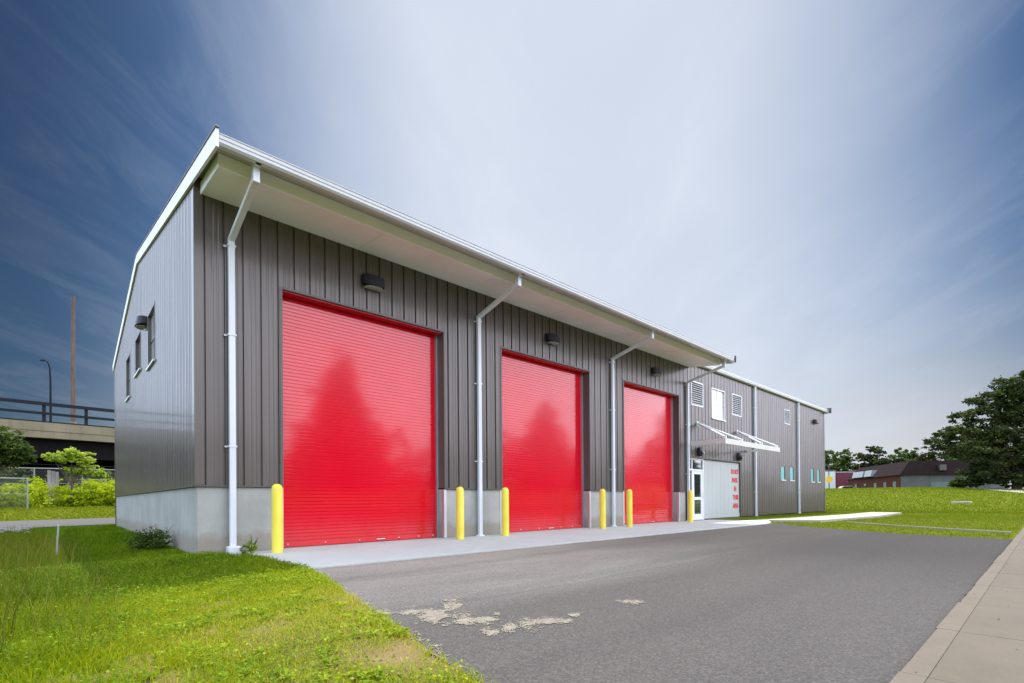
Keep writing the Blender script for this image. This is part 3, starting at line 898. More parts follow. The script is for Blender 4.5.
# windows
def window(place, u0, u1, z0, z1, pane, bars, sill, depth=.10, fw=.05, frame_mat='white'):
    mb = MB()
    P = lambda a, b, d0, d1, za, zb: mb.hexa([place(a, d0, za), place(b, d0, za), place(b, d1, za), place(a, d1, za)], [place(a, d0, zb), place(b, d0, zb), place(b, d1, zb), place(a, d1, zb)])
    P(u0, u0 + fw, -.008, depth, z0, z1); P(u1 - fw, u1, -.008, depth, z0, z1)
    P(u0 + fw, u1 - fw, -.006, depth, z1 - fw, z1); P(u0 + fw, u1 - fw, -.006, depth, z0, z0 + fw)
    fr = mb.build('window', M[frame_mat], B)
    mb = MB(); P(u0 + fw, u1 - fw, depth - .03, depth, z0 + fw, z1 - fw); mb.build('pane', M[pane], fr, origin=ORG[B])
    if bars:
        mb = MB(); uc, zc = (u0 + u1) / 2, (z0 + z1) / 2
        P(uc - .018, uc + .018, depth - .055, depth - .031, z0 + fw, z1 - fw)
        P(u0 + fw, uc - .0185, depth - .052, depth - .031, zc - .015, zc + .015); P(uc + .0185, u1 - fw, depth - .052, depth - .031, zc - .015, zc + .015)
        mb.build('glazing_bar', M[frame_mat if bars == 1 else bars], fr, origin=ORG[B])
    if sill:
        mb = MB(); P(u0 - .03, u1 + .03, -.05, -.009, z0 - .035, z0 + .012); mb.build('sill', M['white'], fr, origin=ORG[B])
    return fr


PF = lambda u, d, z: (u, d, z)
PL = lambda u, d, z: (d, u, z)
window(PF, *WIN_F, 'glass_blind', 1, True, .09, .035, 'galv')
for s_ in SLITS: window(PF, *s_, 'glass_teal', 0, True, .05, .03, 'clad_trim')
window(PL, *WIN_L[0], 'glass_blind', 1, True, .10, .05, 'clad_trim')
window(PL, *WIN_L[1], 'glass_grey', 0, True, .10, .05, 'clad_trim')
window(PL, *WIN_L[2], 'glass_blind', 1, True, .10, .05, 'clad_trim')
for (a, b, z0, z1) in LOUV:
    mb = MB()
    for x0, x1, y0, y1 in ((a, a + .035, z0, z1), (b - .035, b, z0, z1), (a + .036, b - .036, z0, z0 + .035), (a + .036, b - .036, z1 - .035, z1)):
        mb.box(x0, x1, -.012, .09, y0, y1)
    fr = mb.build('louvre_vent', M['galv'], B)
    mb = MB(); mb.box(a + .036, b - .036, .085, .095, z0 + .036, z1 - .036); mb.build('louvre_backing', M['clad_trim'], fr, origin=ORG[B])
    mb = MB(); n = 10
    for k in range(n):
        zc = z0 + .05 + (k + .5) * (z1 - z0 - .10) / n
        mb.hexa([(a + .037, .0, zc - .035), (b - .037, .0, zc - .035), (b - .037, .07, zc + .028), (a + .037, .07, zc + .028)],
                [(a + .037, .0, zc - .027), (b - .037, .0, zc - .027), (b - .037, .07, zc + .036), (a + .037, .07, zc + .036)])
    mb.build('louvre_slats', M['white'], fr, origin=ORG[B])

# entrance: aluminium frame with glazed door and a wide pale overhead door
E0, E1, _, EZ = ENT
mb = MB()
mb.box(E0 - .05, E0, -.010, .20, .004, EZ + .05); mb.box(E1, E1 + .05, -.010, .20, .004, EZ + .05); mb.box(E0 + .001, E1 - .001, -.010, .20, EZ + .001, EZ + .05)
mb.build('entrance_surround', M['clad_trim'], B, bevel=.004)
DX0, DX1 = 17.66, 18.56
mb = MB()
for x0, x1, z0, z1 in ((E0 + .002, E0 + .07, .004, EZ - .002), (DX0 - .06, DX0, .004, EZ - .002), (DX1, DX1 + .07, .004, EZ - .002), (E0 + .071, DX0 - .061, 2.08, 2.15), (DX0 + .001, DX1 - .001, 2.08, 2.15), (E0 + .071, DX0 - .061, 2.54, 2.598), (DX0 + .001, DX1 - .001, 2.54, 2.598), (E0 + .071, DX0 - .061, .004, .10)):
    mb.box(x0, x1, .05, .15, z0, z1)
ef = mb.build('entrance_frame', M['white'], B, bevel=.003)
for x0, x1, z0, z1 in ((E0 + .071, DX0 - .061, .10, 2.08), (E0 + .071, DX0 - .061, 2.15, 2.54), (DX0 + .001, DX1 - .001, 2.15, 2.54)):
    mb = MB(); mb.box(x0, x1, .095, .11, z0, z1); mb.build('pane', M['glass_dark'], ef, origin=ORG[B])
mb = MB()
for x0, x1, z0, z1 in ((DX0 + .004, DX0 + .16, .014, 2.076), (DX1 - .16, DX1 - .004, .014, 2.076), (DX0 + .161, DX1 - .161, 1.94, 2.076), (DX0 + .161, DX1 - .161, .014, .26), (DX0 + .161, DX1 - .161, .86, .98)):
    mb.box(x0, x1, .065, .125, z0, z1)
ed = mb.build('entrance_door', M['white'], B, bevel=.003)
for z0, z1 in ((.26, .86), (.98, 1.94)):
    mb = MB(); mb.box(DX0 + .161, DX1 - .161, .09, .105, z0, z1); mb.build('pane', M['glass_dark'], ed, origin=ORG[B])
mb = MB()
for z in (.95, 1.15): mb.tube([(DX1 - .08, .066, z), (DX1 - .08, .01, z)], .009, 8)
mb.tube([(DX1 - .08, .01, .92), (DX1 - .08, .01, 1.18)], .011, 8); mb.build('handle', M['galv'], ed, origin=ORG[B], smooth=True)
mb = MB()
PX0, PX1 = DX1 + .075, E1 - .005
for k in range(9):                         # upright boards with fine joints
    a = PX0 + k * (PX1 - PX0) / 9; b = PX0 + (k + 1) * (PX1 - PX0) / 9
    mb.box(a + .004, b - .004, .060, .10, .24, 2.56)
mb.box(PX0, PX1, .101, .14, .20, 2.598)
pd = mb.build('panel_door', M['panel'], B, bevel=.002)
mb = MB(); mb.box(PX0, PX1, .045, .12, .05, .235); mb.build('kick_rail', M['panel'], pd, origin=ORG[B], bevel=.004)
mb = MB(); mb.box(PX0, PX1, .055, .12, .006, .048); mb.build('threshold', M['clad_trim'], pd, origin=ORG[B])


def lettering(txt, x, z, h, width, mat, parent):
    cu = bpy.data.curves.new('lettering', 'FONT'); cu.body = txt; cu.align_x = 'CENTER'; cu.size = 1; cu.extrude = .004; cu.offset = .06
    tmp = bpy.data.objects.new('lettering', cu); COL.objects.link(tmp)
    bpy.context.view_layer.update()
    me = bpy.data.meshes.new_from_object(tmp.evaluated_get(bpy.context.evaluated_depsgraph_get()))
    COL.objects.unlink(tmp); bpy.data.objects.remove(tmp); bpy.data.curves.remove(cu)
    co = np.empty(len(me.vertices) * 3, np.float32); me.vertices.foreach_get('co', co); co = co.reshape(-1, 3)
    w = co[:, 0].max() - co[:, 0].min(); hh = co[:, 1].max() - co[:, 1].min()
    out = np.stack([co[:, 0] * (width / w), -co[:, 2] * .8, (co[:, 1] - co[:, 1].min()) * (h / hh)], 1)
    me.vertices.foreach_set('co', out.ravel()); me.materials.clear(); me.materials.append(mat); me.update()
    o = bpy.data.objects.new('lettering', me)
    return link(o, parent, (x, .056, z))


for txt, xx, zz, wd in (('DO NOT', 21.72, 2.065, .80), ('PARK', 21.72, 1.665, .68), ('IN', 21.75, 1.265, .26), ('THIS', 21.78, .865, .60), ('AREA', 21.78, .465, .62)):
    lettering(txt, xx, zz - .02, .235, wd, M['text'], pd)

# entrance canopy hung on tie rods
CX0, CX1, CY, CZ0, CZ1 = 17.29, 22.98, -1.50, 3.04, 3.25
mb = MB()
mb.box(CX0, CX1, CY, CY + .07, CZ0, CZ1)
mb.box(CX0, CX0 + .07, CY + .071, -.003, CZ0 + .02, CZ1 - .004); mb.box(CX1 - .05, CX1, CY + .071, -.003, CZ1 - .10, CZ1 - .004)
cn = mb.build('entrance_canopy', M['canopy'], B, bevel=.004)
for ax0, fa, fb in ((18.02, 17.36, 18.86), (21.90, 20.92, 22.72)):
    mb = MB(); mb.box(ax0 - .08, ax0 + .08, -.02, -.003, 3.96, 4.14); mb.bar((ax0, -.02, 4.05), (ax0, -.10, 4.03), .05, .10); mb.build('anchor_plate', M['white'], cn, origin=ORG[B])
    for fx in (fa, fb):
        mb = MB(); mb.tube([(ax0 + (.03 if fx > ax0 else -.03), -.07, 4.04), (fx, CY + .06, CZ1 + .06)], .044, 12)
        mb.build('tie_rod', M['white'], cn, origin=ORG[B], smooth=True)
        mb = MB(); mb.box(fx - .05, fx + .05, CY + .002, CY + .12, CZ1 + .001, CZ1 + .09); mb.build('rod_bracket', M['white'], cn, origin=ORG[B])
for xx in (18.12, 21.98):
    mb = MB(); mb.tube([(xx, -.004, 2.88), (xx, -.05, 2.88), (xx, -.14, 2.88), (xx, -.20, 2.90)], [.20, .20, .19, .12], 24)
    h = mb.build('entrance_lamp', M['black'], B, bevel=.006)
    mb = MB(); mb.tube([(xx, -.142, 2.80), (xx, -.20, 2.79), (xx, -.24, 2.78)], [.10, .085, .03], 16); mb.build('lamp_lens', M['lens'], h, origin=ORG[B], smooth=True)

# ------------------------------------------------------------------ bollards
bol = None
lab = ['yellow bollard at the left edge of the first door, beside the lawn', 'yellow bollard right of the nearest red door, left of the downspout',
       'yellow bollard at the left edge of the middle red door', 'yellow bollard right of the middle red door, left of the downspout',
       'yellow bollard at the left edge of the farthest red door', 'yellow bollard beside the glazed entrance door']
for i, xx in enumerate((1.167, 5.261, 6.696, 10.770, 12.224, 16.327)):
    if bol is None:
        mb = MB(); r_ = .094; H = 1.24
        pts = [(0, 0, .0), (0, 0, H - .10)]; rr = [r_, r_]
        for k in range(1, 7):
            t = k / 6 * math.pi / 2; pts.append((0, 0, H - .10 + .10 * math.sin(t))); rr.append(max(.004, r_ * math.cos(t) ** .75))
        mb.tube(pts, rr, 28)
        bol = mb.build('bollard', M['yellow'], None, (0, 0, 0), smooth=True, angle=50)
        o = bol
    else:
        o = bol.copy(); COL.objects.link(o)
    o.location = (xx, -.536, .001)
    tag(o, lab[i], 'bollard', 'yellow bollards guarding the doors')


# ------------------------------------------------------------------ plants
def leaf_cloud(cs, rs, n, size, clump=14, flat=.5, shell=.55):
    """leaf quads gathered into clumps inside ellipsoids -> verts, faces, tint"""
    cs = np.array(cs, float); rs = np.array(rs, float)
    vol = rs.prod(1) ** .75; vol /= vol.sum()
    nc = max(6, n // clump)
    e = rng.choice(len(cs), nc, p=vol)
    d = rng.normal(0, 1, (nc, 3)); d /= np.linalg.norm(d, axis=1)[:, None]
    rad = shell + (1 - shell) * rng.uniform(0, 1, nc) ** .6
    rad *= 1 + .18 * rng.normal(0, 1, nc)
    cc = cs[e] + d * rs[e] * rad[:, None]
    ct = rng.normal(0, .17, nc) + .12 * d[:, 2]
    k = rng.integers(0, nc, n)
    sc = rs[e].mean(1)[k]
    p = cc[k] + rng.normal(0, 1, (n, 3)) * (sc * .13)[:, None] * np.array([1, 1, flat])
    a = rng.normal(0, 1, (n, 3)); a[:, 2] *= .6; a /= np.linalg.norm(a, axis=1)[:, None]
    b = np.cross(a, rng.normal(0, 1, (n, 3))); b /= np.linalg.norm(b, axis=1)[:, None] + 1e-9
    s = size * rng.uniform(.6, 1.4, n)[:, None]
    V = np.stack([p - a * s, p - b * s * .55, p + a * s, p + b * s * .55], 1)
    t = np.clip(.5 + ct[k] + .12 * rng.normal(0, 1, n), 0, 1)
    return V.reshape(-1, 3), np.arange(n * 4).reshape(-1, 4), np.repeat(t, 4)


def tree(name, loc, h, lobes, n, size, mat, label, cat='tree', group=None, trunk_r=.2, clump=14, shell=.5):
    """lobes: (dx, dy, z, rx, ry, rz) relative to base; trunk and limbs reach into every lobe"""
    loc = Vector(loc); root = empty(name, loc, label, cat, group)
    mb = MB()
    zt = min(l[2] for l in lobes) if lobes else h * .5
    zfork = max(.15 * h, min(zt, h * .4))
    mb.tube([loc + Vector((0, 0, -.3)), loc + Vector((.02 * h * .3, 0, zfork * .5)), loc + Vector((0, .01 * h, zfork))], [trunk_r * 1.25, trunk_r, trunk_r * .8], 9)
    for (dx, dy, z, rx, ry, rz) in lobes:
        e = loc + Vector((dx, dy, z + rz * .45)); s = loc + Vector((0, .01 * h, zfork * .95))
        m = s.lerp(e, .5) + Vector((random.uniform(-.1, .1) * rx, random.uniform(-.1, .1) * ry, .1 * rz))
        mb.tube([s, m, e], [trunk_r * .55, trunk_r * .35, trunk_r * .08], 6)
        for q in range(4):
            t = m.lerp(e, random.random()); tip = t + Vector((random.uniform(-1, 1) * rx * .8, random.uniform(-1, 1) * ry * .8, random.uniform(-.2, .7) * rz))
            mb.tube([t, t.lerp(tip, .5) + Vector((0, 0, .06 * rz)), tip], [trunk_r * .18, trunk_r * .1, trunk_r * .03], 5)
    mb.build('trunk', M['bark'], root, smooth=True)
    V, F, T = leaf_cloud([(loc.x + l[0], loc.y + l[1], loc.z + l[2]) for l in lobes], [l[3:] for l in lobes], n, size, clump, shell=shell)
    np_mesh('crown', V, F, mat, root, loc, T)
    return root


def lobes_round(h, w, k, z0=.35, seed=0):
    r = random.Random(seed); out = []
    for i in range(k):
        t = (i + .5) / k; z = h * (z0 + (1 - z0) * t * .92)
        ww = w * math.sin(math.pi * (.18 + .72 * t)) ** .8
        a = i * 2.4 + r.random(); rad = ww * .55
        s = ww * r.uniform(.38, .55) + .12 * w
        out.append((math.cos(a) * rad, math.sin(a) * rad, z, s, s, s * .62))
    return out


# --- left background: overpass, pole, street lamp
OVS = .12
oy = lambda x: 48.9 + OVS * x
BR = empty('overpass', (0, 48.9, .7), 'concrete highway overpass with dark railing behind the building', 'overpass')


def strip(mb, d0, d1, z0, z1, x0=-90, x1=70):
    mb.hexa([(x0, oy(x0) + d0, z0), (x1, oy(x1) + d0, z0), (x1, oy(x1) + d1, z0), (x0, oy(x0) + d1, z0)], [(x0, oy(x0) + d0, z1), (x1, oy(x1) + d0, z1), (x1, oy(x1) + d1, z1), (x0, oy(x0) + d1, z1)])


mb = MB(); strip(mb, 0, .35, 7.22, 7.95); strip(mb, 11.6, 12, 7.22, 7.95); mb.build('parapet', M['bridge'], BR)
mb = MB(); strip(mb, .06, 11.9, 6.62, 7.219); mb.build('deck', M['bridge'], BR)
mb = MB()
for k in range(5): strip(mb, .9 + k * 2.4, 1.25 + k * 2.4, 5.05, 6.618); strip(mb, .7 + k * 2.4, 1.45 + k * 2.4, 4.97, 5.049)
mb.build('girder', M['girder'], BR)
for xp in (-48, -24, 24, 48):
    mb = MB(); mb.box(xp - .9, xp + .9, oy(xp) + 1, oy(xp) + 11, -.3, 4.96); mb.build('pier', M['bridge'], BR)
mb = MB(); strip(mb, 11.0, 11.5, .2, 4.96); mb.build('dark_back_wall', M['girder'], BR)  # added back wall; its near-black colour stands in for shade below the deck
mb = MB(); strip(mb, .06, .20, 9.42, 9.70); strip(mb, .09, .18, 8.62, 8.84); strip(mb, .09, .18, 7.97, 8.07); mb.build('railing', M['rail'], BR)
for k in range(-28, 24):
    xx = -2.55 + k * 2.78
    mb = MB(); mb.box(xx - .12, xx + .12, oy(xx) + .205, oy(xx) + .33, 7.95, 9.68); mb.build('railing_post', M['rail'], BR)

P = empty('utility_pole', (-.62, 51.0, 7.2), 'tall bare brown wooden pole rising behind the overpass railing', 'pole')
mb = MB(); mb.tube([(-.62, 51, 7.1), (-.62, 51, 14), (-.58, 51, 20.1)], [.20, .17, .135], 12); mb.build('pole_shaft', M['wood'], P, smooth=True)
mb = MB(); mb.tube([(-.62, 51, 7.1), (-.62, 51, 8.3), (-.62, 51, 8.5)], [.30, .27, .21], 12); mb.build('pole_collar', M['bridge'], P, smooth=True)
P = empty('street_lamp', (-2.17, 52, 7.2), 'curved grey street lamp on the overpass left of the wooden pole', 'street lamp')
mb = MB(); mb.tube([(-2.15, 52, 7.1), (-2.15, 52, 12.2), (-2.20, 52, 13.4), (-2.32, 52, 13.9), (-2.55, 52, 14.02)], [.10, .075, .06, .055, .05], 10); mb.build('lamp_post', M['rail'], P, smooth=True)
mb = MB(); mb.hexa([(-2.86, 51.88, 13.90), (-2.52, 51.88, 13.94), (-2.52, 52.12, 13.94), (-2.86, 52.12, 13.90)], [(-2.80, 51.92, 14.06), (-2.52, 51.92, 14.10), (-2.52, 52.08, 14.10), (-2.80, 52.08, 14.06)]); mb.build('lamp_head', M['rail'], P, bevel=.02)


# --- fences
def chain_fence(name, a, b, h, npost, label, y_rail=True):
    a = Vector(a); b = Vector(b)
    f = empty(name, a, label, 'fence', 'chain link fences below the overpass')
    d = (b - a); L = d.length; u = d / L
    for k in range(npost):
        p = a + d * (k / (npost - 1)); p.z = float(zg(p.x, p.y))
        mb = MB(); mb.tube([p + Vector((0, 0, -.2)), p + Vector((0, 0, h + .04))], .045, 8); mb.build('post', M['fence'], f, smooth=True)
    gz_ = lambda p: float(zg(p.x, p.y))
    mb = MB()
    for hh in (h, h * .5):
        pts = [a + d * t for t in np.linspace(0, 1, 8)]; pts = [Vector((p.x, p.y, gz_(p) + hh)) for p in pts]
        mb.tube(pts, .035 if hh == h else .02, 6)
    mb.build('rail', M['fence'], f, smooth=True)
    mb = MB(); st_ = .11; H = h - .14
    k = -int(H / st_) - 1
    while k * st_ < L:
        for sg in (1, -1):
            s0 = k * st_ if sg == 1 else k * st_ + H
            s1 = s0 + sg * H
            t0, t1 = 0., 1.
            lo, hi = min(s0, s1), max(s0, s1)
            if hi <= 0 or lo >= L: continue
            c = lambda s: (s - s0) / (s1 - s0)
            ta, tb = sorted((c(max(lo, 0)), c(min(hi, L))))
            pa = a + u * (s0 + (s1 - s0) * ta); pb = a + u * (s0 + (s1 - s0) * tb)
            mb.tube([Vector((pa.x, pa.y, gz_(pa) + .13 + H * ta)), Vector((pb.x, pb.y, gz_(pb) + .13 + H * tb))], .005, 3, False)
        k += 1
    mb.build('wire_mesh', M['wire'], f)
    return f


chain_fence('chain_link_fence', (-12, 34.2, .6), (-3.15, 34.6, .6), 2.0, 5, 'grey chain link fence panel at the far left edge in front of the shrubs')
chain_fence('chain_link_fence', (-1.1, 38.6, .7), (.95, 38.8, .7), 1.9, 3, 'short chain link fence piece between the young tree and the building')
chain_fence('chain_link_fence', (-14, 41.0, 1), (8, 42.5, 1), 2.3, 9, 'long chain link fence in the shade right below the overpass')
P = empty('board_screen', (-2.0, 38.9, .7), 'pale weathered boards standing upright among the shrubs by the fence', 'board')
for k in range(3):
    mb = MB(); xx = -2.25 + k * .21; mb.box(xx, xx + .19, 38.9, 38.94, float(zg(xx, 38.9)) - .1, 3.35 - .05 * k); mb.build('board', M['paleboard'], P)

# --- undergrowth bank behind the rear road (nobody could count its stems)
cs, rs = [], []
for i in range(150):
    x_ = random.uniform(-16, 7); y_ = random.uniform(36.4, 40.2)
    hgt = .75 + 1.25 * float(fbm(x_, y_, .35, 81))
    if x_ < -3.3: y_ += .6; hgt *= .6
    cs.append((x_, y_, float(zg(x_, y_)) + hgt * .55)); rs.append((random.uniform(.5, .95), random.uniform(.5, .9), hgt * .8))
V, F, T = leaf_cloud(cs, rs, 60000, .085, 10, shell=.5)
tag(np_mesh('undergrowth', V, F, M['hedge'], tint=T), 'bright green undergrowth bank beyond the road, below the overpass', 'undergrowth', kind='stuff')
cs, rs = [], []
for i in range(60):
    x_ = random.uniform(-22, 12); y_ = random.uniform(43.5, 46.5)
    cs.append((x_, y_, float(zg(x_, y_)) + random.uniform(.3, 1.5))); rs.append((1.2, .8, random.uniform(.5, .9)))
V, F, T = leaf_cloud(cs, rs, 15000, .11, 10)
tag(np_mesh('undergrowth', V, F, M['leafmid'], tint=T), 'dull green scrub in the shade behind the fence', 'undergrowth', kind='stuff')

# young tree with flat sprays, and the dark tree at the left edge
lo = [(-.75, 0, 3.35, .75, .6, .28), (.05, .1, 3.85, .95, .7, .34), (.55, -.1, 3.3, .7, .6, .3), (1.25, 0, 2.45, .75, .55, .34), (-1.15, 0, 3.55, .6, .5, .2), (.25, .1, 2.6, .6, .5, .3), (.9, 0, 2.95, .6, .5, .25)]
tree('young_tree', (-.95, 37.6, .72), 4.2, lo, 5200, .085, M['leaflight'], 'young light green tree in front of the dark overpass', trunk_r=.10, clump=22, shell=.2)
lo = [(0, 0, 4.6, 1.3, 1.2, .8), (1.0, 0, 3.9, 1.1, 1, .6), (-1.3, 0, 4.1, 1.4, 1.1, .8), (.4, .3, 3.2, 1.2, 1, .5), (1.5, .0, 3.3, .7, .6, .3)]
tree('small_tree', (-4.9, 37.2, .7), 5.4, lo, 8500, .10, M['leafmid'], 'dark green broadleaf tree cut off by the left picture edge', trunk_r=.14, clump=20, shell=.3)

# rubble at the road edge and a stake in the tall grass
for i in range(26):
    px = random.uniform(-3.9, -2.45); py = 13.6 + random.uniform(-1.3, 2.2) + .5 * (px + 3)
    s_ = random.uniform(.08, .20)
    import bmesh
    bm = bmesh.new(); bmesh.ops.create_icosphere(bm, subdivisions=2, radius=s_)
    sd = random.random() * 50
    for v in bm.verts:
        v.co *= .78 + .45 * float(vnoise(v.co.x / s_ * 1.1 + sd, v.co.y / s_ * 1.1 + v.co.z / s_, 1.3, i)); v.co.z *= .6
    me = bpy.data.meshes.new('rubble_stone'); bm.to_mesh(me); bm.free(); me.materials.append(M['stone'])
    o = bpy.data.objects.new('rubble_stone', me); link(o, None, (px, py, float(zg(px, py)) + s_ * .35)); o.rotation_euler.z = random.random() * 6
    tag(o, 'grey broken stone lying in the rubble by the rear road', 'stone', 'stones in the rubble patch at the left edge')
P = empty('stake', (-1.78, 3.2, float(zg(-1.78, 3.2))), 'thin grey stake sticking out of the tall grass', 'stake')
mb = MB(); b0 = Vector((-1.78, 3.2, -.3)); mb.bar(b0, (-1.74, 3.2, .50), .075, .03); mb.build('stake_board', M['stake'], P, bevel=.004)


def weed(name, loc, r, h, n, mat, label):
    V, F, T = leaf_cloud([(loc[0], loc[1], loc[2] + h * .45), (loc[0] - r * .6, loc[1] + r * .5, loc[2] + h * .3), (loc[0] + r * .1, loc[1] - r * .8, loc[2] + h * .3)],
                         [(r * .8, r * .9, h * .5), (r * .6, r * .8, h * .35), (r * .5, r * .7, h * .35)], n, .022, 8, shell=.2)
    P = empty(name, loc, label, 'weed'); np_mesh('leaves', V, F, mat, P, loc, T)
    mb = MB()
    for k in range(7):
        a = random.uniform(0, 6.28); tip = Vector(loc) + Vector((math.cos(a) * r * .8, math.sin(a) * r * .8, h * random.uniform(.6, 1.15)))
        mb.tube([loc, Vector(loc).lerp(tip, .6) + Vector((0, 0, .03)), tip], [.006, .004, .002], 5)
    mb.build('stem', mat, P)


weed('wall_weed', (-.30, 2.3, float(zg(-.3, 2.3))), .40, .50, 2400, M['leafmid'], 'dark leafy weed clump against the gable wall foundation')
weed('wall_weed', (.80, -.32, float(zg(.8, -.32)) + .03), .13, .34, 300, M['clover'], 'small upright weed beside the white drain boot')

# --- right background
C0 = Vector((-1.7646, -10, .91))
mb = MB(); cz_ = float(zg(53.4, -5)); mb.box(52.7, 54.1, -5.6, -4.4, cz_ - .2, cz_ + .14)
P = mb.build('utility_cover', M['path'], None, origin=(53.4, -5, cz_), bevel=.03); tag(P, 'small pale concrete cover in the far lawn', 'utility cover')

# long low brown building with mansard roof: front corner, grey gable to the right, brick side to the left
H = empty('low_building', (94, 4, 2.1), 'long low brown roofed building beyond the lawn', 'building')
fc = Vector((92.47, 5.24)); dR = Vector((.737, -.677)).normalized(); dL = Vector((.845, .535)).normalized()


def fp(r, l, z): p = fc + dR * r + dL * l; return (p.x, p.y, z)


z0, ze_, zt_ = 1.2, 4.25, 6.4
LR, LL = 16.0, 20.7
mb = MB(); mb.hexa([fp(0, 0, z0), fp(LR, 0, z0), fp(LR, .4, z0), fp(0, .4, z0)], [fp(0, 0, ze_), fp(LR, 0, ze_), fp(LR, .4, ze_), fp(0, .4, ze_)]); mb.build('block_wall', M['block'], H)
mb = MB(); mb.hexa([fp(0, .41, z0), fp(.4, .41, z0), fp(.4, LL, z0), fp(0, LL, z0)], [fp(0, .41, ze_), fp(.4, .41, ze_), fp(.4, LL, ze_), fp(0, LL, ze_)]); mb.build('brick_wall', M['brick'], H)
mb = MB(); i_ = 1.3
mb.hexa([fp(-.5, -.3, ze_ + .002), fp(LR, -.3, ze_ + .002), fp(LR, LL, ze_ + .002), fp(-.5, LL, ze_ + .002)], [fp(i_, .3, zt_), fp(LR, .3, zt_), fp(LR, LL - 2, zt_), fp(i_, LL - 2, zt_)])
rf = mb.build('roof', M['shingle'], H)
mb = MB(); mb.hexa([fp(5.5, -.45, 4.9), fp(6.5, -.45, 4.9), fp(6.5, .1, 4.9), fp(5.5, .1, 4.9)], [fp(5.5, -.45, 5.75), fp(6.5, -.45, 5.75), fp(6.5, .2, 5.75), fp(5.5, .2, 5.75)]); mb.build('roof_hatch', M['clad_trim'], rf, origin=ORG[H])
for l0, l1 in ((9.2, 11.8), (12.6, 17.0)):
    mb = MB(); mb.hexa([fp(-.75, l0, 4.45), fp(.4, l0, 4.45), fp(.4, l1, 4.45), fp(-.75, l1, 4.45)], [fp(-.45, l0, 5.5), fp(.5, l0, 5.5), fp(.5, l1, 5.5), fp(-.45, l1, 5.5)])
    mb.build('skylight', M['skylight'], rf, origin=ORG[H])
mb = MB(); mb.hexa([fp(4.3, -.06, z0), fp(7.4, -.06, z0), fp(7.4, -.005, z0), fp(4.3, -.005, z0)], [fp(4.3, -.06, 3.15), fp(7.4, -.06, 3.15), fp(7.4, -.005, 3.15), fp(4.3, -.005, 3.15)]); wd_ = mb.build('garage_door', M['greydoor'], H)
for l0 in (1.8, 5.0, 8.5, 12.5, 16.5):
    mb = MB(); mb.hexa([fp(-.05, l0, z0), fp(-.004, l0, z0), fp(-.004, l0 + 1, z0), fp(-.05, l0 + 1, z0)], [fp(-.05, l0, 3.3), fp(-.004, l0, 3.3), fp(-.004, l0 + 1, 3.3), fp(-.05, l0 + 1, 3.3)]); mb.build('window', M['glass_dark'], H)

# maroon shed, white building and a yellow sign left of it
P = empty('maroon_shed', (116, 17.5, 1.6), 'maroon flat roofed shed left of the brown roofed building', 'shed')


def block(root, a, b, dep, z0, z1, mat, name):
    a = Vector((*a, 0)); b = Vector((*b, 0)); d = Vector((.85, .53, 0)) * dep
    q = [b, b + d, a + d, a]
    mb = MB(); mb.hexa([(p.x, p.y, z0) for p in q], [(p.x, p.y, z1) for p in q]); return mb.build(name, mat, root)


block(P, (114.1, 19.3), (119.0, 14.9), 8, 1.2, 5.95, M['maroon'], 'wall'); block(P, (114.0, 19.25), (119.2, 14.7), 8.3, 5.952, 6.12, M['paleboard'], 'roof')
P = empty('white_building', (112, 21.2, 1.6), 'white flat walled building behind the yellow sign', 'building')
block(P, (106.0, 26.8), (113.98, 19.4), 9, 1.2, 6.2, M['offwhite'], 'wall'); block(P, (105.9, 26.8), (114.05, 19.3), 9.2, 6.202, 6.5, M['block'], 'parapet')
sg = Vector((99.25, 16.66, 1.65))
P = empty('road_sign', sg, 'round yellow sign on a dark post at the crest of the lawn', 'sign')
nrm = Vector((C0.x - sg.x, C0.y - sg.y, 0)).normalized(); rt = Vector((-nrm.y, nrm.x, 0))
mb = MB(); mb.tube([sg + Vector((0, 0, -.4)), sg + Vector((0, 0, 4.6))], .08, 8); mb.tube([sg + Vector((0, 0, 4.6)), sg + Vector((0, 0, 5.1))], .18, 8); mb.build('post', M['wood'], P, smooth=True)
mb = MB(); cpt = sg + Vector((0, 0, 2.5)) + nrm * .10
mb.tube([cpt, cpt + nrm * .05], .58, 24); mb.build('sign_disc', M['signyellow'], P)

# pale car just showing over the crest
car = empty('parked_car', (106.2, 15.75, float(zg(106.2, 15.75))), 'pale car roof showing over the crest before the maroon shed', 'car')
cz = float(zg(106.2, 15.75)); cd = Vector((.55, -.83, 0)).normalized(); cn_ = Vector((-cd.y, cd.x, 0)); co_ = Vector((106.2, 15.75, cz))
prof = [(-2.1, .3), (-2.1, .75), (-1.9, .92), (-1.2, .98), (-.7, 1.42), (.6, 1.45), (1.2, 1.0), (2.0, .85), (2.15, .6), (2.15, .3)]
mb = MB(); mb.extrude(prof, lambda u, a, b: tuple(co_ + cd * a + cn_ * u + Vector((0, 0, b))), -.85, .85); mb.build('body', M['path'], car, bevel=.05)
mb = MB(); mb.extrude([(-1.05, 1.02), (-.66, 1.36), (.55, 1.38), (1.02, 1.02)], lambda u, a, b: tuple(co_ + cd * a + cn_ * u + Vector((0, 0, b))), -.862, .862); mb.build('side_window', M['glass_dark'], car)
for a_ in (-1.35, 1.35):
    for u_ in (-.8, .8):
        c_ = co_ + cd * a_ + cn_ * u_ + Vector((0, 0, .33)); mb = MB(); mb.tube([c_ - cn_ * .1, c_ + cn_ * .1], .33, 18); mb.build('wheel', M['rubber'], car)

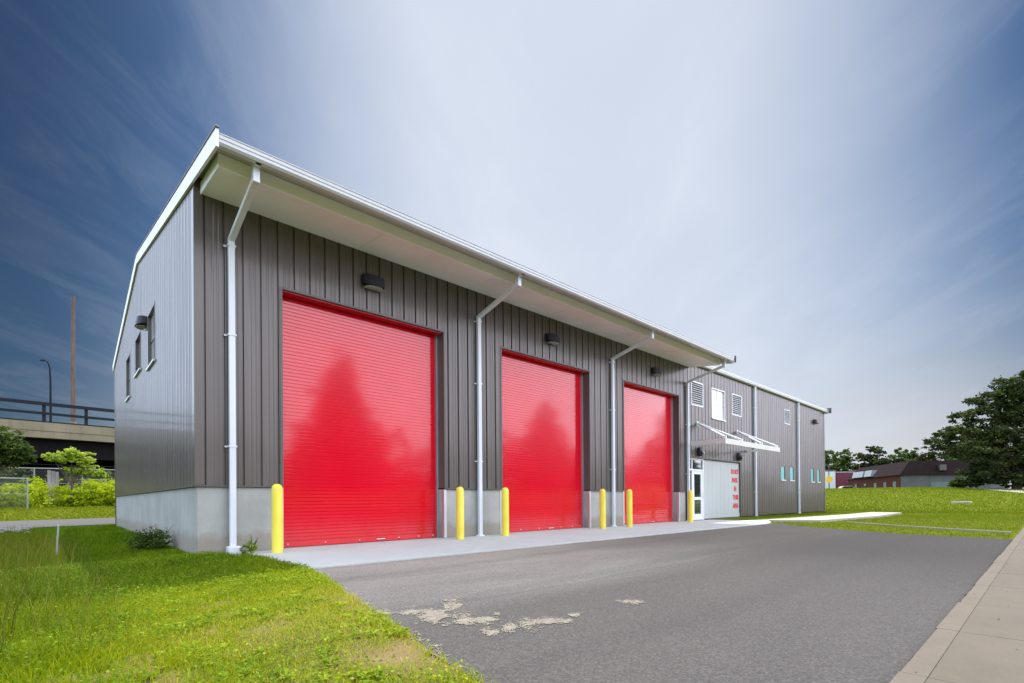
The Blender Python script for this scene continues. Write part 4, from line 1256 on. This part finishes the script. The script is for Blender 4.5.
# trees right: the big dark one and those behind the low building
big = [(0, 0, 11.6, 2.6, 2.6, 1.6), (-1.6, 1.8, 10.0, 2.4, 2.4, 1.3), (2.2, -2.0, 10.4, 2.8, 2.6, 1.5), (-3.2, 3.4, 8.2, 2.3, 2.3, 1.2), (.6, -.2, 8.4, 3.2, 3.0, 1.5), (3.8, -3.4, 8.0, 3.4, 3.0, 1.6),
       (-4.6, 4.8, 6.6, 1.9, 1.9, .9), (-2.0, 1.6, 6.2, 2.8, 2.6, 1.3), (2.2, -2.6, 5.8, 3.2, 3, 1.5), (-3.6, 3.0, 4.2, 2.6, 2.5, 1.3), (-.4, -.2, 3.8, 3.0, 2.8, 1.5), (5.5, -5, 5.4, 3.2, 3, 1.6), (-2.6, 2.2, 2.2, 2.2, 2.2, 1.2), (1.2, -1.2, 1.9, 2.4, 2.4, 1.2), (4, -4, 3, 2.6, 2.4, 1.5), (-3.2, 3.2, 1.6, 2.2, 2.0, 1.1), (-1.0, .6, 1.0, 2.2, 2.0, .9), (2.2, -2.4, .9, 2.4, 2.2, .9)]
big = [(a, b, c * 1.07, d, e, f) for a, b, c, d, e, f in big]
tree('broadleaf_tree', (83.5, -7.2, float(zg(83.5, -7.2))), 13.6, big, 34000, .19, M['leafdark'], 'big dark broadleaf tree at the right picture edge', trunk_r=.42, clump=34, shell=.35)
for (px, py, hh, ww, nn, mt, lb, sd) in ((135.5, 25.5, 11.2, 5.2, 9000, 'leafmid', 'pale rounded tree farthest left of the row, above the skylights of the brown roof', 4),
                                      (132.4, 17.2, 11.6, 3.6, 8000, 'leafdark', 'narrow dark green tree in the middle of the row behind the brown roof', 5),
                                      (135.0, 11.8, 10.6, 4.2, 7000, 'leafmid', 'low mid green tree just right of the narrow dark one behind the brown roof', 6),
                                      (133.0, 3.6, 14.0, 5.4, 11000, 'leafdark', 'broad dark tree standing well above the grey gable of the low building', 2),
                                      (126.5, -2.2, 12.4, 4.4, 9000, 'leafmid', 'bushy tree touching the left side of the big dark tree', 1),
                                      (143.0, 36.0, 6.6, 2.2, 2500, 'leafdark', 'small far tree above the maroon shed', 3)):
    tree('broadleaf_tree', (px, py, 1.4), hh, lobes_round(hh, ww, 9, .25, sd), nn, .26, M[mt], lb, group='trees behind the low brown building', trunk_r=.25, clump=26, shell=.4)
tree('shrub', (84.5, -2.4, float(zg(84.5, -2.4))), 1.8, [(0, 0, .8, 1.0, 1.0, .7), (.7, -.8, .7, .9, .9, .6), (-.6, .7, .6, .8, .8, .5)], 2600, .12, M['leafmid'], 'low green shrub under the left side of the big dark tree', 'shrub', trunk_r=.05)

# trees across the street; the photograph shows them mirrored in the red doors
for (px, py, hh, ww, sd, lb) in ((18.7, -37, 13.5, 5.2, 11, 'tall tree across the street mirrored in the nearest red door'), (49, -38, 12.6, 6.0, 12, 'tall tree across the street mirrored in the middle red door'), (82, -38, 15.4, 7.5, 13, 'tall tree across the street mirrored in the farthest red door')):
    tree('broadleaf_tree', (px, py, -.1), hh, [(math.cos(i * 2.4) * ww * .42 * (1 - i / 15), math.sin(i * 2.4) * ww * .42 * (1 - i / 15), hh * (.12 + .80 * i / 13), ww * (.66 - .52 * i / 13), ww * (.66 - .52 * i / 13), hh * .12) for i in range(14)], 20000, .40, M['leafdark'], lb, group='trees across the street', trunk_r=.35, clump=26, shell=.35)
cs, rs = [], []
for i in range(300):
    x_ = random.uniform(-40, 150); cs.append((x_, random.uniform(-48, -42), random.uniform(.3, 1) ** 1.6 * 7.0)); rs.append((3.0, 1.8, 1.7))
V, F, T = leaf_cloud(cs, rs, 60000, .36, 14)
tag(np_mesh('woods', V, F, M['leafdark'], tint=T), 'dark belt of scrub and trees across the street, seen mirrored in the doors', 'woods', kind='stuff')

# ------------------------------------------------------------------ sky and sun
SUN = Vector((1.37, 1.25, 6.5)).normalized()
W = bpy.data.worlds.new('World'); SC.world = W; W.use_nodes = True
nt = W.node_tree; bg = nt.nodes['Background']; bg.inputs['Strength'].default_value = .10


def N(typ, **kw):
    q = nt.nodes.new(typ)
    for k, v in kw.items():
        if k in q.inputs.keys(): q.inputs[k].default_value = v
        else: setattr(q, k, v)
    return q


def L(a, b): nt.links.new(a, b)


def math_(op, a, b=None, clamp=False):
    q = N('ShaderNodeMath', operation=op); q.use_clamp = clamp
    for i, v in enumerate((a, b)):
        if v is None: continue
        if hasattr(v, 'is_linked'): L(v, q.inputs[i])
        else: q.inputs[i].default_value = v
    return q.outputs[0]


def smooth(v, a, b, lo=0., hi=1.):
    q = N('ShaderNodeMapRange', interpolation_type='SMOOTHSTEP'); L(v, q.inputs['Value'])
    q.inputs['From Min'].default_value = a; q.inputs['From Max'].default_value = b; q.inputs['To Min'].default_value = lo; q.inputs['To Max'].default_value = hi
    return q.outputs['Result']


def mixc(f, a, b, mode='MIX'):
    q = N('ShaderNodeMix', data_type='RGBA', blend_type=mode)
    for sock, v in ((q.inputs[0], f), (q.inputs[6], a), (q.inputs[7], b)):
        if hasattr(v, 'is_linked'): L(v, sock)
        elif hasattr(v, '__len__'): sock.default_value = (*v, 1)
        else: sock.default_value = v
    return q.outputs[2]


sky = N('ShaderNodeTexSky', sky_type='NISHITA', sun_disc=False)
sky.sun_elevation = math.asin(SUN.z); sky.sun_rotation = math.atan2(SUN.x, SUN.y)
sky.air_density = 1.2; sky.dust_density = .6; sky.ozone_density = 2.0
tc = N('ShaderNodeTexCoord'); D = tc.outputs['Generated']
sp = N('ShaderNodeSeparateXYZ'); L(D, sp.inputs[0]); dx, dy, dz = sp.outputs


def dot(v):
    q = N('ShaderNodeVectorMath', operation='DOT_PRODUCT'); L(D, q.inputs[0]); q.inputs[1].default_value = v; return q.outputs['Value']


# cirrus: stretched noise on a high flat layer, streaks running away along the bearing of ~45 degrees
zc = math_('ADD', math_('MAXIMUM', dz, 0.), .12)
cu = math_('DIVIDE', math_('ADD', math_('MULTIPLY', dx, .72), math_('MULTIPLY', dy, .69)), zc)      # along
cv = math_('DIVIDE', math_('SUBTRACT', math_('MULTIPLY', dx, .69), math_('MULTIPLY', dy, .72)), zc)  # across
cb = N('ShaderNodeCombineXYZ'); L(math_('MULTIPLY', cu, .55), cb.inputs[0]); L(math_('MULTIPLY', cv, 1.25), cb.inputs[1])
n1 = N('ShaderNodeTexNoise', Scale=1.6, Detail=7., Roughness=.58, Distortion=.5); L(cb.outputs[0], n1.inputs['Vector'])
n2 = N('ShaderNodeTexNoise', Scale=.55, Detail=3., Roughness=.5); L(cb.outputs[0], n2.inputs['Vector'])
streak = smooth(math_('ADD', math_('MULTIPLY', n1.outputs['Fac'], .6), math_('MULTIPLY', n2.outputs['Fac'], .4)), .36, .66)
az0 = R_(50)
hl_ = math_('SQRT', math_('MAXIMUM', math_('ADD', math_('MULTIPLY', dx, dx), math_('MULTIPLY', dy, dy)), 1e-4))
gl = math_('DIVIDE', dot((math.sin(az0), math.cos(az0), 0)), hl_)
n3 = N('ShaderNodeTexNoise', Scale=3.4, Detail=9., Roughness=.62, Distortion=.9); L(cb.outputs[0], n3.inputs['Vector'])
wisp = smooth(n3.outputs['Fac'], .40, .72)
veil = smooth(gl, .745, 1.0)
dens = math_('MULTIPLY', veil, math_('ADD', .86, math_('MULTIPLY', streak, .16)))
edge_ = math_('MULTIPLY', smooth(gl, .45, .85), math_('SUBTRACT', 1., veil))
dens = math_('ADD', dens, math_('MULTIPLY', edge_, math_('ADD', math_('MULTIPLY', wisp, .11), math_('MULTIPLY', math_('SUBTRACT', streak, .5), .08))), True)
hz = smooth(dz, .36, .02)
base = mixc(1., sky.outputs['Color'], (.140, .190, .250), 'MULTIPLY')
base = mixc(smooth(gl, .58, .90), base, mixc(1., base, (2.9, 2.75, 2.5), 'MULTIPLY'))
base = mixc(math_('MULTIPLY', math_('MULTIPLY', smooth(dz, .36, .06), wisp), .12), base, (2.6, 2.5, 3.0))
base = mixc(math_('MULTIPLY', math_('MULTIPLY', hz, smooth(gl, .62, .90)), .94), base, (5.25, 4.95, 4.95))
c = mixc(dens, base, (5.75, 6.25, 7.15))
# unseen cloud bank behind the viewer, read off the doors, shaped to light walls
back = smooth(dy, .02, -.45)
bn = N('ShaderNodeTexNoise', Scale=2.2, Detail=6., Roughness=.55); L(D, bn.inputs['Vector'])
c = mixc(math_('MULTIPLY', back, smooth(bn.outputs['Fac'], .25, .6, .75, 1.)), c, mixc(smooth(dz, .32, .75), (4.6, 4.7, 5.0), (19., 19.3, 20.4)))
hot = dot(Vector((.62, -.72, .30)).normalized())  # bright patch added to the unseen bank for the sheen on the doors
c = mixc(math_('MULTIPLY', back, smooth(hot, .70, .90)), c, (31., 30.8, 35.5))
lft = math_('MULTIPLY', smooth(dx, -.062, -.125), smooth(dz, -.02, .10))  # unseen bright bank added off-frame to brighten the gable wall
c = mixc(lft, c, (13.5, 15.8, 20.))
L(c, bg.inputs['Color'])

sl = bpy.data.lights.new('sun', 'SUN'); sl.energy = 4.6; sl.angle = R_(.53); sl.color = (1., .95, .86)
so_ = bpy.data.objects.new('sun', sl); COL.objects.link(so_); so_.rotation_euler = (-SUN).to_track_quat('-Z', 'Y').to_euler(); so_.location = (10, 10, 40)

# ------------------------------------------------------------------ camera
cam = bpy.data.cameras.new('camera'); cam.sensor_fit = 'HORIZONTAL'; cam.sensor_width = 36
F_, CY_ = 495.415, 498.043
cam.lens = F_ * 36 / 1024; cam.shift_y = (CY_ - 341.5) / 1024; cam.clip_start = .05; cam.clip_end = 2000
co = bpy.data.objects.new('camera', cam); COL.objects.link(co)
yaw, pit, rol = R_(42.587438), R_(.251518), R_(-.471893)
fw_ = Vector((math.sin(yaw) * math.cos(pit), math.cos(yaw) * math.cos(pit), math.sin(pit)))
r0 = Vector((math.cos(yaw), -math.sin(yaw), 0)); u0 = r0.cross(fw_)
r2 = r0 * math.cos(rol) + u0 * math.sin(rol); u2 = -r0 * math.sin(rol) + u0 * math.cos(rol)
from mathutils import Matrix
m3 = Matrix((r2, u2, -fw_)).transposed()
co.matrix_world = Matrix.Translation(C0) @ m3.to_4x4()
SC.camera = co

vs = SC.view_settings
vs.view_transform = 'Standard'; vs.look = 'None'; vs.exposure = .35; vs.gamma = 1; vs.use_curve_mapping = False
SC.cycles.use_denoising = True
SC.cycles.max_bounces = 6; SC.cycles.transparent_max_bounces = 6
